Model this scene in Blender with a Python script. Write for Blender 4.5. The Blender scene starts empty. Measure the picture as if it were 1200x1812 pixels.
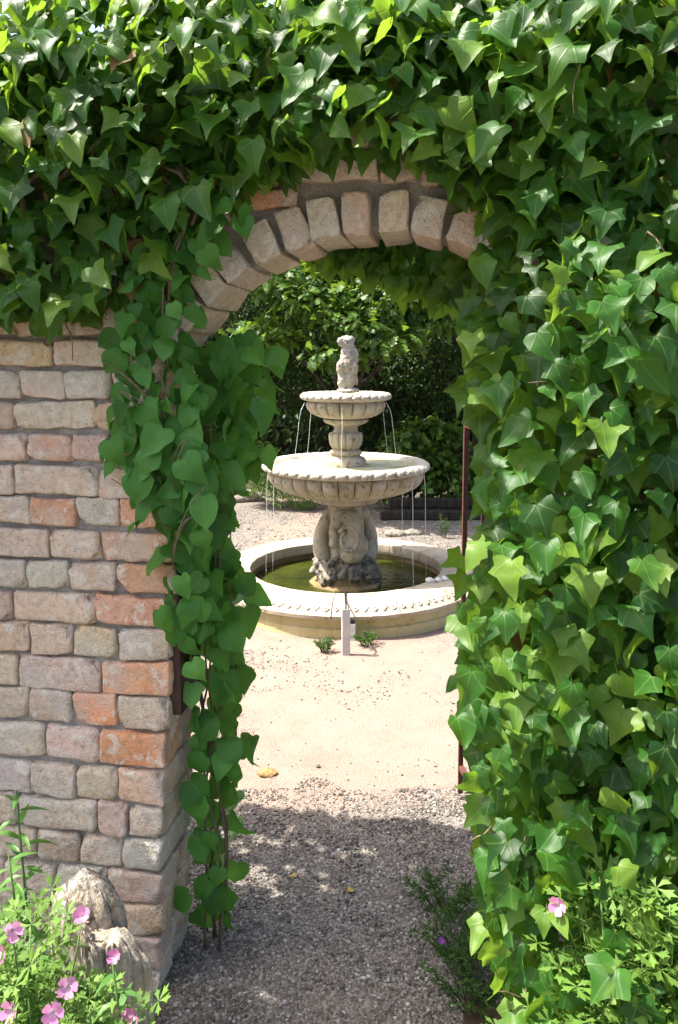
import bpy, bmesh, math, random
import numpy as np
from mathutils import Vector, Matrix, noise
R = math.radians
rng = random.Random(7)
nrg = np.random.default_rng(7)
sc = bpy.context.scene
C = sc.collection

# ------------------------------------------------------------------ camera
cam = bpy.data.cameras.new('camera'); camo = bpy.data.objects.new('camera', cam); C.objects.link(camo)
camo.location = (0, 0, 1.75); camo.rotation_euler = (R(90 - 6.0), 0, 0)
cam.sensor_fit = 'VERTICAL'; cam.sensor_height = 36; cam.lens = 36 * 1375 / 1812
cam.shift_y = -(906 - 778.52) / 1812
cam.clip_start = 0.02; cam.clip_end = 600
sc.camera = camo
# ------------------------------------------------------------------ sky, sun, exposure
SUN_EL, SUN_AZ = R(59), R(2.5)           # azimuth: degrees behind the picture plane, from the left
sdir = Vector((-math.cos(SUN_AZ) * math.cos(SUN_EL), math.sin(SUN_AZ) * math.cos(SUN_EL), math.sin(SUN_EL)))
w = bpy.data.worlds.new('World'); sc.world = w; w.use_nodes = True
wn = w.node_tree.nodes; wl = w.node_tree.links
sky = wn.new('ShaderNodeTexSky'); sky.sky_type = 'NISHITA'; sky.sun_disc = False
sky.sun_elevation = SUN_EL; sky.sun_rotation = math.atan2(sdir.x, sdir.y)
sky.dust_density = 5.0; sky.ozone_density = 0.6
wl.new(sky.outputs[0], wn['Background'].inputs[0]); wn['Background'].inputs[1].default_value = 0.15
sl = bpy.data.lights.new('sun', 'SUN'); slo = bpy.data.objects.new('sun', sl); C.objects.link(slo)
sl.energy = 5.0; sl.angle = R(0.5); sl.color = (1, 0.95, 0.86)
slo.rotation_euler = sdir.to_track_quat('Z', 'Y').to_euler(); slo.location = (-6, 2, 9)
vs = sc.view_settings; vs.view_transform = 'Standard'; vs.look = 'None'; vs.gamma = 1; vs.exposure = 1.5
sc.cycles.max_bounces = 8; sc.cycles.transparent_max_bounces = 8

# ------------------------------------------------------------------ wall frame of reference
P0 = Vector((-0.51, 1.986, 0)); PHI = R(9)
U = Vector((math.cos(PHI), -math.sin(PHI), 0)); N = Vector((-math.sin(PHI), -math.cos(PHI), 0)); Z = Vector((0, 0, 1))
def W(u, z, d=0): return P0 + U * u + N * d + Z * z
def batter(z): return -0.06 * min(max(z, 0) / 1.25, 1)

# ------------------------------------------------------------------ helpers
def newmat(name):
    m = bpy.data.materials.new(name); m.use_nodes = True
    nt = m.node_tree; nt.nodes.clear()
    return m, nt, nt.nodes, nt.links
class G:
    """tiny node-graph helper"""
    def __init__(s, name):
        s.m, s.nt, s.n, s.l = newmat(name)
    def node(s, t, **kw):
        nd = s.n.new(t)
        for k, v in kw.items(): setattr(nd, k, v)
        return nd
    def link(s, a, b): s.l.new(a, b)
    def val(s, inp, v):
        if hasattr(v, 'is_output'): s.link(v, inp)
        else: inp.default_value = v
    def math(s, op, a, b=0.0, c=0.0):
        nd = s.node('ShaderNodeMath', operation=op)
        s.val(nd.inputs[0], a); s.val(nd.inputs[1], b); s.val(nd.inputs[2], c)
        return nd.outputs[0]
    def noise(s, vec, scale, detail=4, rough=0.55, dist=0.0):
        nd = s.node('ShaderNodeTexNoise'); s.link(vec, nd.inputs['Vector'])
        nd.inputs['Scale'].default_value = scale; nd.inputs['Detail'].default_value = detail
        nd.inputs['Roughness'].default_value = rough; nd.inputs['Distortion'].default_value = dist
        return nd.outputs[0]
    def voro(s, vec, scale, out='Distance', feature='F1', rand=1.0):
        nd = s.node('ShaderNodeTexVoronoi', feature=feature); s.link(vec, nd.inputs['Vector'])
        nd.inputs['Scale'].default_value = scale; nd.inputs['Randomness'].default_value = rand
        return nd.outputs[out]
    def ramp(s, fac, stops, interp='LINEAR'):
        nd = s.node('ShaderNodeValToRGB'); s.link(fac, nd.inputs[0]); cr = nd.color_ramp; cr.interpolation = interp
        while len(cr.elements) < len(stops): cr.elements.new(0.5)
        for e, (p, c) in zip(cr.elements, stops):
            e.position = p; e.color = (c, c, c, 1) if isinstance(c, (int, float)) else (*c, 1)
        return nd.outputs[0]
    def mix(s, fac, a, b, blend='MIX'):
        nd = s.node('ShaderNodeMix', data_type='RGBA', blend_type=blend)
        s.val(nd.inputs[0], fac)
        for i, v in ((6, a), (7, b)):
            if hasattr(v, 'is_output'): s.link(v, nd.inputs[i])
            else: nd.inputs[i].default_value = (*v, 1)
        return nd.outputs[2]
    def bump(s, h, strength=0.5, dist=0.01, normal=None):
        nd = s.node('ShaderNodeBump'); s.link(h, nd.inputs['Height'])
        nd.inputs['Strength'].default_value = strength; nd.inputs['Distance'].default_value = dist
        if normal: s.link(normal, nd.inputs['Normal'])
        return nd.outputs[0]
    def out(s, sh):
        o = s.node('ShaderNodeOutputMaterial'); s.link(sh, o.inputs[0]); return s.m
    def principled(s, color, rough=0.8, normal=None, spec=0.4, metal=0.0):
        p = s.node('ShaderNodeBsdfPrincipled')
        if hasattr(color, 'is_output'): s.link(color, p.inputs['Base Color'])
        else: p.inputs['Base Color'].default_value = (*color, 1)
        s.val(p.inputs['Roughness'], rough); p.inputs['Specular IOR Level'].default_value = spec
        p.inputs['Metallic'].default_value = metal
        if normal: s.link(normal, p.inputs['Normal'])
        return p.outputs[0]
    def objco(s): return s.node('ShaderNodeTexCoord').outputs['Object']
    def pos(s): return s.node('ShaderNodeNewGeometry').outputs['Position']

def link(name, mesh, mat=None, parent=None, loc=None, color=None, smooth=True):
    o = bpy.data.objects.new(name, mesh); C.objects.link(o)
    if mat and mesh is not None and len(mesh.materials) == 0: mesh.materials.append(mat)
    if parent: o.parent = parent
    if loc is not None: o.location = loc
    if color: o.color = (*color, 1)
    return o
def empty(name, loc=(0, 0, 0)):
    o = bpy.data.objects.new(name, None); C.objects.link(o); o.location = loc; o.empty_display_size = 0.05
    return o
def tag(o, label=None, cat=None, group=None, kind=None):
    if label: o['label'] = label
    if cat: o['category'] = cat
    if group: o['group'] = group
    if kind: o['kind'] = kind
    return o
def mesh(name, v, f, smooth=True, uv=None):
    me = bpy.data.meshes.new(name); me.from_pydata([tuple(p) for p in v], [], [tuple(q) for q in f]); me.update()
    if smooth: me.polygons.foreach_set('use_smooth', [True] * len(me.polygons))
    if uv is not None:
        l = me.uv_layers.new(name='UVMap'); idx = np.empty(len(me.loops), dtype=np.int32)
        me.loops.foreach_get('vertex_index', idx)
        l.data.foreach_set('uv', np.asarray(uv, dtype=np.float32)[idx].ravel())
    return me
class MB:
    def __init__(s): s.v = []; s.f = []
    def add(s, v, f):
        b = len(s.v); s.v += [Vector(p) for p in v]; s.f += [tuple(i + b for i in q) for q in f]; return s
    def box(s, c, sx, sy, sz, mx=None):
        v = [Vector((x * sx / 2, y * sy / 2, z * sz / 2)) for x in (-1, 1) for y in (-1, 1) for z in (-1, 1)]
        if mx: v = [mx @ p for p in v]
        c = Vector(c)
        return s.add([p + c for p in v], [(0, 1, 3, 2), (4, 6, 7, 5), (0, 4, 5, 1), (2, 3, 7, 6), (0, 2, 6, 4), (1, 5, 7, 3)])
    def bar(s, a, b, wd, th):
        a, b = Vector(a), Vector(b); q = (b - a).to_track_quat('Z', 'Y').to_matrix()
        return s.box((a + b) / 2, wd, th, (b - a).length, q)
    def tube(s, pts, rad, n=6, cap=True, sq=None):
        pts = [Vector(p) for p in pts]; m = len(pts)
        if not hasattr(rad, '__len__'): rad = [rad] * m
        v = []; up = None
        for i, p in enumerate(pts):
            t = (pts[min(i + 1, m - 1)] - pts[max(i - 1, 0)]).normalized()
            if up is None: up = t.orthogonal().normalized()
            up = (up - t * up.dot(t))
            up = up.normalized() if up.length > 1e-6 else t.orthogonal().normalized()
            sd = t.cross(up)
            for k in range(n):
                a = 2 * math.pi * k / n
                v.append(p + (up * math.cos(a) + sd * math.sin(a) * (sq or 1)) * rad[i])
        f = [(i * n + k, i * n + (k + 1) % n, (i + 1) * n + (k + 1) % n, (i + 1) * n + k) for i in range(m - 1) for k in range(n)]
        if cap: f += [tuple(range(n))[::-1], tuple(range((m - 1) * n, m * n))]
        return s.add(v, f)
    def lathe(s, prof, n=64, mod=None, a0=0, a1=2 * math.pi, cx=0, cy=0, close=False):
        full = abs(a1 - a0 - 2 * math.pi) < 1e-6; m = len(prof); cols = n if full else n + 1
        v = []
        for j in range(cols):
            a = a0 + (a1 - a0) * j / n
            for i, (r, z) in enumerate(prof):
                dr, dz = mod(a, i, r, z) if mod else (0, 0)
                v.append((cx + (r + dr) * math.cos(a), cy + (r + dr) * math.sin(a), z + dz))
        f = []
        mm = m if close else m - 1
        for j in range(n):
            j2 = (j + 1) % cols
            for i in range(mm):
                i2 = (i + 1) % m
                f.append((j * m + i, j2 * m + i, j2 * m + i2, j * m + i2))
        if close and not full: f += [tuple(range(m)), tuple(range((cols - 1) * m, cols * m))[::-1]]
        return s.add(v, f)
    def build(s, name, mat, parent=None, smooth=True, loc=None, color=None, auto=None):
        me = mesh(name, s.v, s.f, smooth)
        if auto: me.set_sharp_from_angle(angle=R(auto))
        return link(name, me, mat, parent, loc, color)
def fbm(p, o=3): return noise.fractal(Vector(p), 0.5, 2.0, o)

# ------------------------------------------------------------------ materials
def mat_brick():
    g = G('aged_brick'); oi = g.node('ShaderNodeObjectInfo'); co = g.objco()
    off = g.node('ShaderNodeVectorMath', operation='ADD'); g.link(co, off.inputs[0])
    cb = g.node('ShaderNodeCombineXYZ'); r7 = g.math('MULTIPLY', oi.outputs['Random'], 37.0)
    g.link(r7, cb.inputs[0]); g.link(r7, cb.inputs[2]); g.link(cb.outputs[0], off.inputs[1]); v = off.outputs[0]
    n1 = g.noise(v, 9, 5, 0.6); n2 = g.noise(v, 60, 4, 0.65); n3 = g.noise(v, 22, 6, 0.62, 0.6); n4 = g.noise(v, 260, 2, 0.5)
    base = g.mix(g.ramp(n1, [(0.35, 0.0), (0.7, 0.55)]), oi.outputs['Color'], (0.55, 0.46, 0.36))
    base = g.mix(g.ramp(n2, [(0.3, 0.5), (0.56, 0.0)]), base, (0.24, 0.17, 0.12))
    base = g.mix(g.ramp(g.noise(v, 5, 3), [(0.5, 0.0), (0.62, 0.5)]), base, (0.50, 0.47, 0.42))
    # lime and mortar smears with hard edges
    base = g.mix(g.ramp(n3, [(0.55, 0.0), (0.61, 0.7)]), base, (0.66, 0.60, 0.51))
    # pits
    pit = g.voro(v, 75); base = g.mix(g.ramp(pit, [(0.06, 0.8), (0.15, 0.0)]), base, (0.14, 0.10, 0.08))
    h = g.math('ADD', g.math('MULTIPLY', n2, 0.9), g.math('MULTIPLY', n4, 0.5))
    h = g.math('ADD', h, g.math('MULTIPLY', n3, 0.9))
    h = g.math('ADD', h, g.ramp(pit, [(0.05, 0.0), (0.16, 0.25)]))
    return g.out(g.principled(base, 0.9, g.bump(h, 1.0, 0.008), 0.25))
def mat_mortar():
    g = G('lime_mortar'); v = g.pos(); n1 = g.noise(v, 14, 5); n2 = g.noise(v, 120, 4, 0.7)
    c = g.mix(g.ramp(n1, [(0.35, 0), (0.7, 1)]), (0.24, 0.22, 0.195), (0.42, 0.39, 0.345))
    c = g.mix(g.ramp(n2, [(0.4, 0.4), (0.6, 0)]), c, (0.12, 0.11, 0.10))
    return g.out(g.principled(c, 0.95, g.bump(n2, 0.8, 0.008), 0.2))
def mat_leaf(name, c0, c1, c2, tr, rough=0.34, palmate=True, transl=0.32, spec=0.5, vein=0.25):
    g = G(name); oi = g.node('ShaderNodeObjectInfo'); geo = g.node('ShaderNodeNewGeometry')
    rnd = g.math('FRACT', g.math('ADD', geo.outputs['Random Per Island'], oi.outputs['Random']))
    uv = g.node('ShaderNodeUVMap').outputs[0]; sp = g.node('ShaderNodeSeparateXYZ'); g.link(uv, sp.inputs[0])
    x = g.math('ABSOLUTE', sp.outputs[0]); y = sp.outputs[1]
    col = g.ramp(rnd, [(0.0, c0), (0.5, c1), (0.7, c1), (0.97, c2)])
    n1 = g.noise(geo.outputs['Position'], 30, 3); col = g.mix(g.ramp(n1, [(0.35, 0.25), (0.65, 0.0)]), col, c0)
    # veins: rays from the stalk (ivy) or midrib with laterals
    if palmate:
        ang = g.math('ARCTAN2', x, y); rad = g.math('SQRT', g.math('ADD', g.math('MULTIPLY', x, x), g.math('MULTIPLY', y, y)))
        v = None
        for a in (0.0, 0.85, 1.75):
            dd = g.math('MULTIPLY', g.math('ABSOLUTE', g.math('SUBTRACT', ang, a)), rad)
            k = g.ramp(dd, [(0.0, 1.0), (0.035, 0.0)])
            v = k if v is None else g.math('MAXIMUM', v, k)
    else:
        mid = g.ramp(x, [(0.0, 1.0), (0.028, 0.0)])
        q = g.math('FRACT', g.math('MULTIPLY', g.math('SUBTRACT', y, g.math('MULTIPLY', x, 0.9)), 5.5))
        lat = g.ramp(g.math('ABSOLUTE', g.math('SUBTRACT', q, 0.5)), [(0.0, 0.7), (0.09, 0.0)])
        v = g.math('MAXIMUM', mid, lat)
    col = g.mix(g.math('MULTIPLY', v, vein), col, (0.20, 0.30, 0.09))
    stalk = g.ramp(y, [(0.0, 1.0), (0.02, 0.0)])  # uv y is below 0 only on the stalk
    hh = g.math('ADD', g.math('MULTIPLY', v, -0.3), g.math('MULTIPLY', n1, 0.5))
    nrm = g.bump(hh, 0.35, 0.004)
    p = g.principled(col, rough, nrm, spec)
    t = g.node('ShaderNodeBsdfTranslucent'); g.link(g.mix(0.75, col, tr), t.inputs[0]); g.link(nrm, t.inputs[1])
    mx = g.node('ShaderNodeMixShader'); mx.inputs[0].default_value = transl
    g.link(p, mx.inputs[1]); g.link(t.outputs[0], mx.inputs[2])
    return g.out(mx.outputs[0])
def mat_bark(name, a, b, sc_=1.0):
    g = G(name); v = g.pos(); mp = g.node('ShaderNodeMapping'); g.link(v, mp.inputs[0]); mp.inputs['Scale'].default_value = (1, 1, 0.18)
    n1 = g.noise(mp.outputs[0], 70 * sc_, 5, 0.65); c = g.mix(g.ramp(n1, [(0.35, 0), (0.65, 1)]), a, b)
    return g.out(g.principled(c, 0.9, g.bump(n1, 0.8, 0.01), 0.2))
def mat_stone(name, base, dark, stain, stain_amt=0.5, speck=0.5, bumps=0.5):
    g = G(name); v = g.pos(); n1 = g.noise(v, 4.5, 6, 0.62); n2 = g.noise(v, 26, 6, 0.68); n3 = g.noise(v, 140, 4, 0.6); n4 = g.noise(v, 9, 5, 0.6, 0.8)
    mp = g.node('ShaderNodeMapping'); g.link(v, mp.inputs[0]); mp.inputs['Scale'].default_value = (1, 1, 0.2)
    run = g.noise(mp.outputs[0], 24, 4, 0.6)
    c = g.mix(g.ramp(n1, [(0.38, 0.0), (0.68, stain_amt)]), base, stain)
    c = g.mix(g.ramp(run, [(0.52, 0.0), (0.68, stain_amt * 0.8)]), c, stain)
    c = g.mix(g.ramp(n2, [(0.56, 0.0), (0.66, speck)]), c, dark)
    c = g.mix(g.ramp(n4, [(0.60, 0.0), (0.68, speck * 0.8)]), c, dark)
    h = g.math('ADD', n3, g.math('MULTIPLY', n2, 1.2))
    return g.out(g.principled(c, 0.85, g.bump(h, bumps, 0.008), 0.3))
def mat_plain(name, c, rough=0.6, metal=0.0, var=None, scale=40, bump=0.3, spec=0.4):
    g = G(name); v = g.pos(); n1 = g.noise(v, scale, 5, 0.65)
    col = g.mix(g.ramp(n1, [(0.38, 0), (0.65, 1)]), c, var or tuple(x * 0.6 for x in c))
    return g.out(g.principled(col, rough, g.bump(n1, bump, 0.003), spec, metal))
def mat_gravel_ground():
    g = G('gravel_ground'); v = g.pos()
    n1 = g.noise(v, 1.1, 5, 0.6); n2 = g.noise(v, 34, 5, 0.7); n3 = g.noise(v, 6, 5, 0.65); vc = g.voro(v, 120, 'Color'); vd = g.voro(v, 120)
    vc2 = g.voro(v, 210, 'Color'); vd2 = g.voro(v, 210)
    sand = g.mix(g.ramp(n3, [(0.35, 0), (0.65, 1)]), (0.235, 0.168, 0.132), (0.275, 0.200, 0.160))
    bw = g.node('ShaderNodeRGBToBW'); g.link(vc, bw.inputs[0]); bw2 = g.node('ShaderNodeRGBToBW'); g.link(vc2, bw2.inputs[0])
    peb = g.ramp(bw.outputs[0], [(0.15, (0.055, 0.05, 0.045)), (0.45, (0.13, 0.112, 0.095)), (0.7, (0.20, 0.175, 0.148)), (0.9, (0.38, 0.35, 0.32))])
    peb2 = g.ramp(bw2.outputs[0], [(0.15, (0.06, 0.052, 0.045)), (0.5, (0.14, 0.12, 0.10)), (0.9, (0.33, 0.30, 0.265))])
    stones = g.mix(g.ramp(n2, [(0.45, 0), (0.55, 1)]), peb, peb2)
    # trodden sandy middle against loose gravel at the sides, broken up by noise
    sp = g.node('ShaderNodeSeparateXYZ'); g.link(v, sp.inputs[0])
    ax = g.math('ABSOLUTE', g.math('SUBTRACT', sp.outputs[0], 0.02))
    near = g.ramp(g.math('MULTIPLY', sp.outputs[1], 0.1), [(0.27, 0.55), (0.31, 0.0)])
    fac = g.math('ADD', g.math('ADD', g.math('MULTIPLY', ax, 0.55), g.math('MULTIPLY', g.math('SUBTRACT', n1, 0.5), 1.6)), near)
    bx = g.ramp(sp.outputs[0], [(0.30, 0.0), (0.55, 1.0)]); by = g.ramp(g.math('MULTIPLY', sp.outputs[1], 0.1), [(0.66, 0.0), (0.74, 0.8)])  # back right behind the pool: shade put into the colour as darker gravel
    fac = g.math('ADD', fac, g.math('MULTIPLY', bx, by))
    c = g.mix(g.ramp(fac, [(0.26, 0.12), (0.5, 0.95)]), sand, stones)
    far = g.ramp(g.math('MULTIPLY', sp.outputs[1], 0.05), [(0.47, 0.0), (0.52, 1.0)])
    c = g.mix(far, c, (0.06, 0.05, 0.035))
    h = g.math('ADD', g.math('MULTIPLY', vd, -0.8), g.math('MULTIPLY', vd2, -0.4)); h = g.math('ADD', h, g.math('MULTIPLY', n2, 0.8))
    return g.out(g.principled(c, 0.95, g.bump(h, 0.55, 0.008), 0.2))
def mat_pebble():
    g = G('gravel_pebbles'); geo = g.node('ShaderNodeNewGeometry')
    c = g.ramp(geo.outputs['Random Per Island'], [(0.0, (0.05, 0.045, 0.04)), (0.35, (0.11, 0.098, 0.086)), (0.65, (0.165, 0.148, 0.13)), (0.9, (0.27, 0.25, 0.225)), (1.0, (0.48, 0.45, 0.43))])
    n1 = g.noise(geo.outputs['Position'], 300, 3); c = g.mix(g.ramp(n1, [(0.4, 0.35), (0.6, 0)]), c, (0.16, 0.13, 0.11))
    return g.out(g.principled(c, 0.9, g.bump(n1, 0.3, 0.002), 0.25))
def mat_water():
    g = G('green_pool_water'); v = g.pos(); n1 = g.noise(v, 16, 3, 0.5, 0.6); n2 = g.noise(v, 3, 4, 0.6); n3 = g.noise(v, 60, 2)
    c = g.mix(g.ramp(n2, [(0.3, 0), (0.7, 1)]), (0.013, 0.019, 0.004), (0.052, 0.062, 0.010))
    h = g.math('ADD', n1, g.math('MULTIPLY', n3, 0.25))
    return g.out(g.principled(c, 0.06, g.bump(h, 0.35, 0.02), 0.5))
def mat_stream():
    g = G('falling_water'); p = g.node('ShaderNodeBsdfPrincipled')
    p.inputs['Base Color'].default_value = (0.92, 0.95, 0.97, 1); p.inputs['Roughness'].default_value = 0.12
    p.inputs['Transmission Weight'].default_value = 0.55; p.inputs['IOR'].default_value = 1.33
    return g.out(p.outputs[0])
def mat_petal(name, c, c2):
    g = G(name); uv = g.node('ShaderNodeUVMap').outputs[0]; sp = g.node('ShaderNodeSeparateXYZ'); g.link(uv, sp.inputs[0])
    oi = g.node('ShaderNodeObjectInfo')
    col = g.mix(g.ramp(sp.outputs[1], [(0.05, 1.0), (0.5, 0.0)]), c, c2)
    col = g.mix(g.math('MULTIPLY', oi.outputs['Random'], 0.4), col, (0.75, 0.45, 0.66))
    p = g.principled(col, 0.6, None, 0.2); t = g.node('ShaderNodeBsdfTranslucent'); g.link(col, t.inputs[0])
    mx = g.node('ShaderNodeMixShader'); mx.inputs[0].default_value = 0.4; g.link(p, mx.inputs[1]); g.link(t.outputs[0], mx.inputs[2])
    return g.out(mx.outputs[0])
def mat_stump():
    g = G('weathered_wood'); v = g.objco(); mp = g.node('ShaderNodeMapping'); g.link(v, mp.inputs[0]); mp.inputs['Scale'].default_value = (1, 1, 0.12)
    n1 = g.noise(mp.outputs[0], 55, 6, 0.7); n2 = g.noise(v, 75, 5, 0.7); n3 = g.noise(v, 8, 3)
    sp = g.node('ShaderNodeSeparateXYZ'); g.link(v, sp.inputs[0])
    c = g.mix(g.ramp(n1, [(0.35, 0), (0.62, 1)]), (0.20, 0.165, 0.135), (0.62, 0.57, 0.50))
    c = g.mix(g.ramp(n3, [(0.45, 0), (0.65, 0.55)]), c, (0.50, 0.36, 0.20))
    lich = g.math('MULTIPLY', g.ramp(n2, [(0.48, 0), (0.56, 1)]), g.ramp(sp.outputs[2], [(0.28, 0.0), (0.46, 0.7)]))
    c = g.mix(lich, c, (0.10, 0.085, 0.07))
    h = g.math('ADD', n1, g.math('MULTIPLY', n2, 0.4))
    return g.out(g.principled(c, 0.9, g.bump(h, 1.0, 0.012), 0.2))
M = dict(
    brick=mat_brick(), mortar=mat_mortar(),
    ivy=mat_leaf('ivy_leaf', (0.007, 0.036, 0.006), (0.032, 0.118, 0.014), (0.150, 0.255, 0.032), (0.36, 0.60, 0.04), 0.47, True, 0.42, 0.34, 0.28),
    climber=mat_leaf('climber_leaf', (0.022, 0.090, 0.014), (0.058, 0.195, 0.030), (0.095, 0.26, 0.045), (0.20, 0.46, 0.05), 0.48, False, 0.34, 0.3, 0.30),
    dry=mat_leaf('dry_leaf', (0.10, 0.055, 0.022), (0.19, 0.115, 0.045), (0.30, 0.21, 0.09), (0.28, 0.17, 0.06), 0.7, True, 0.3, 0.2),
    geranium=mat_leaf('geranium_leaf', (0.065, 0.140, 0.022), (0.120, 0.225, 0.038), (0.19, 0.29, 0.07), (0.28, 0.46, 0.06), 0.6, True, 0.3, 0.25, 0.3),
    lily=mat_leaf('lance_leaf', (0.05, 0.14, 0.03), (0.085, 0.20, 0.04), (0.13, 0.25, 0.06), (0.2, 0.42, 0.06), 0.45, False, 0.3, 0.35, 0.15),
    fern=mat_leaf('feathery_leaf', (0.03, 0.075, 0.015), (0.055, 0.12, 0.025), (0.09, 0.16, 0.04), (0.14, 0.26, 0.04), 0.6, False, 0.3, 0.2, 0.0),
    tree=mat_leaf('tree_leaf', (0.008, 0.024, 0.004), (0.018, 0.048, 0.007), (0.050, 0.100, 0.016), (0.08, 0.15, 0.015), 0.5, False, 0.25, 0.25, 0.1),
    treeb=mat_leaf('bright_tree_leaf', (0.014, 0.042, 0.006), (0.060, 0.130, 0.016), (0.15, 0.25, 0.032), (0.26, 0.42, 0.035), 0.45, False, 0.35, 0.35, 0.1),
    stem=mat_bark('vine_stem', (0.10, 0.07, 0.045), (0.24, 0.18, 0.12), 2.0), green=mat_plain('green_stem', (0.13, 0.22, 0.06), 0.6),
    bark=mat_bark('tree_bark', (0.025, 0.02, 0.016), (0.07, 0.058, 0.045), 0.6),
    stone=mat_stone('fountain_stone', (0.43, 0.395, 0.325), (0.085, 0.075, 0.058), (0.27, 0.215, 0.12), 0.8, 0.85, 0.9),
    rim=mat_stone('fountain_rim_stone', (0.44, 0.41, 0.345), (0.12, 0.11, 0.09), (0.36, 0.32, 0.24), 0.5, 0.8, 0.8),
    coping=mat_stone('coping_stone', (0.42, 0.375, 0.305), (0.12, 0.105, 0.085), (0.37, 0.265, 0.15), 0.5, 0.6, 0.5),
    poolwall=mat_stone('pool_wall_stone', (0.52, 0.44, 0.27), (0.20, 0.16, 0.08), (0.40, 0.36, 0.13), 0.7, 0.35, 0.4),
    rocks=mat_stone('carved_rock', (0.26, 0.235, 0.195), (0.035, 0.03, 0.025), (0.12, 0.095, 0.06), 0.8, 0.95, 1.0),
    plinth=mat_stone('wet_plinth', (0.28, 0.19, 0.10), (0.06, 0.05, 0.02), (0.14, 0.11, 0.03), 0.7, 0.6, 0.6),
    figure=mat_stone('weathered_figure', (0.38, 0.345, 0.295), (0.12, 0.10, 0.08), (0.30, 0.23, 0.17), 0.8, 0.75, 1.0),
    water=mat_water(), stream=mat_stream(), algae=mat_stone('algae_basin', (0.50, 0.47, 0.36), (0.14, 0.14, 0.05), (0.25, 0.26, 0.06), 0.9, 0.6, 0.4),
    rust=mat_plain('rusty_red_paint', (0.12, 0.040, 0.028), 0.6, 0.0, (0.07, 0.03, 0.022), 60), dark=mat_plain('dark_brown_paint', (0.045, 0.020, 0.014), 0.5, 0.0, (0.03, 0.014, 0.011), 30),
    grey=mat_plain('grey_plastic', (0.50, 0.50, 0.50), 0.4, 0.0, (0.42, 0.42, 0.43), 20, 0.1), black=mat_plain('black_rubber', (0.02, 0.02, 0.02), 0.5),
    white=mat_plain('white_plastic', (0.75, 0.74, 0.71), 0.5, 0.0, (0.6, 0.6, 0.57), 20, 0.1), pale=mat_plain('pale_pebble', (0.72, 0.71, 0.68), 0.7, 0.0, (0.55, 0.54, 0.5), 30),
    fieldstone=mat_stone('field_stone', (0.22, 0.195, 0.165), (0.10, 0.09, 0.07), (0.28, 0.22, 0.16), 0.6, 0.5, 0.8), ochre=mat_plain('ochre_stone', (0.30, 0.19, 0.08), 0.9, 0.0, (0.2, 0.12, 0.05), 30, 0.6),
    ground=mat_gravel_ground(), pebble=mat_pebble(), soil=mat_plain('garden_soil', (0.07, 0.05, 0.035), 1.0, 0.0, (0.035, 0.025, 0.018), 40, 1.0, 0.1),
    petal=mat_petal('pink_petal', (0.72, 0.24, 0.52), (0.80, 0.55, 0.70)), violet=mat_petal('violet_petal', (0.25, 0.06, 0.42), (0.35, 0.12, 0.5)),
    anther=mat_plain('flower_centre', (0.55, 0.45, 0.3), 0.7), stump=mat_stump(), timber=mat_bark('timber', (0.015, 0.013, 0.010), (0.045, 0.038, 0.028), 0.5),
    yellow=mat_leaf('yellow_leaf', (0.45, 0.30, 0.05), (0.5, 0.36, 0.08), (0.5, 0.4, 0.1), (0.5, 0.4, 0.1), 0.6, False, 0.3, 0.2))

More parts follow.
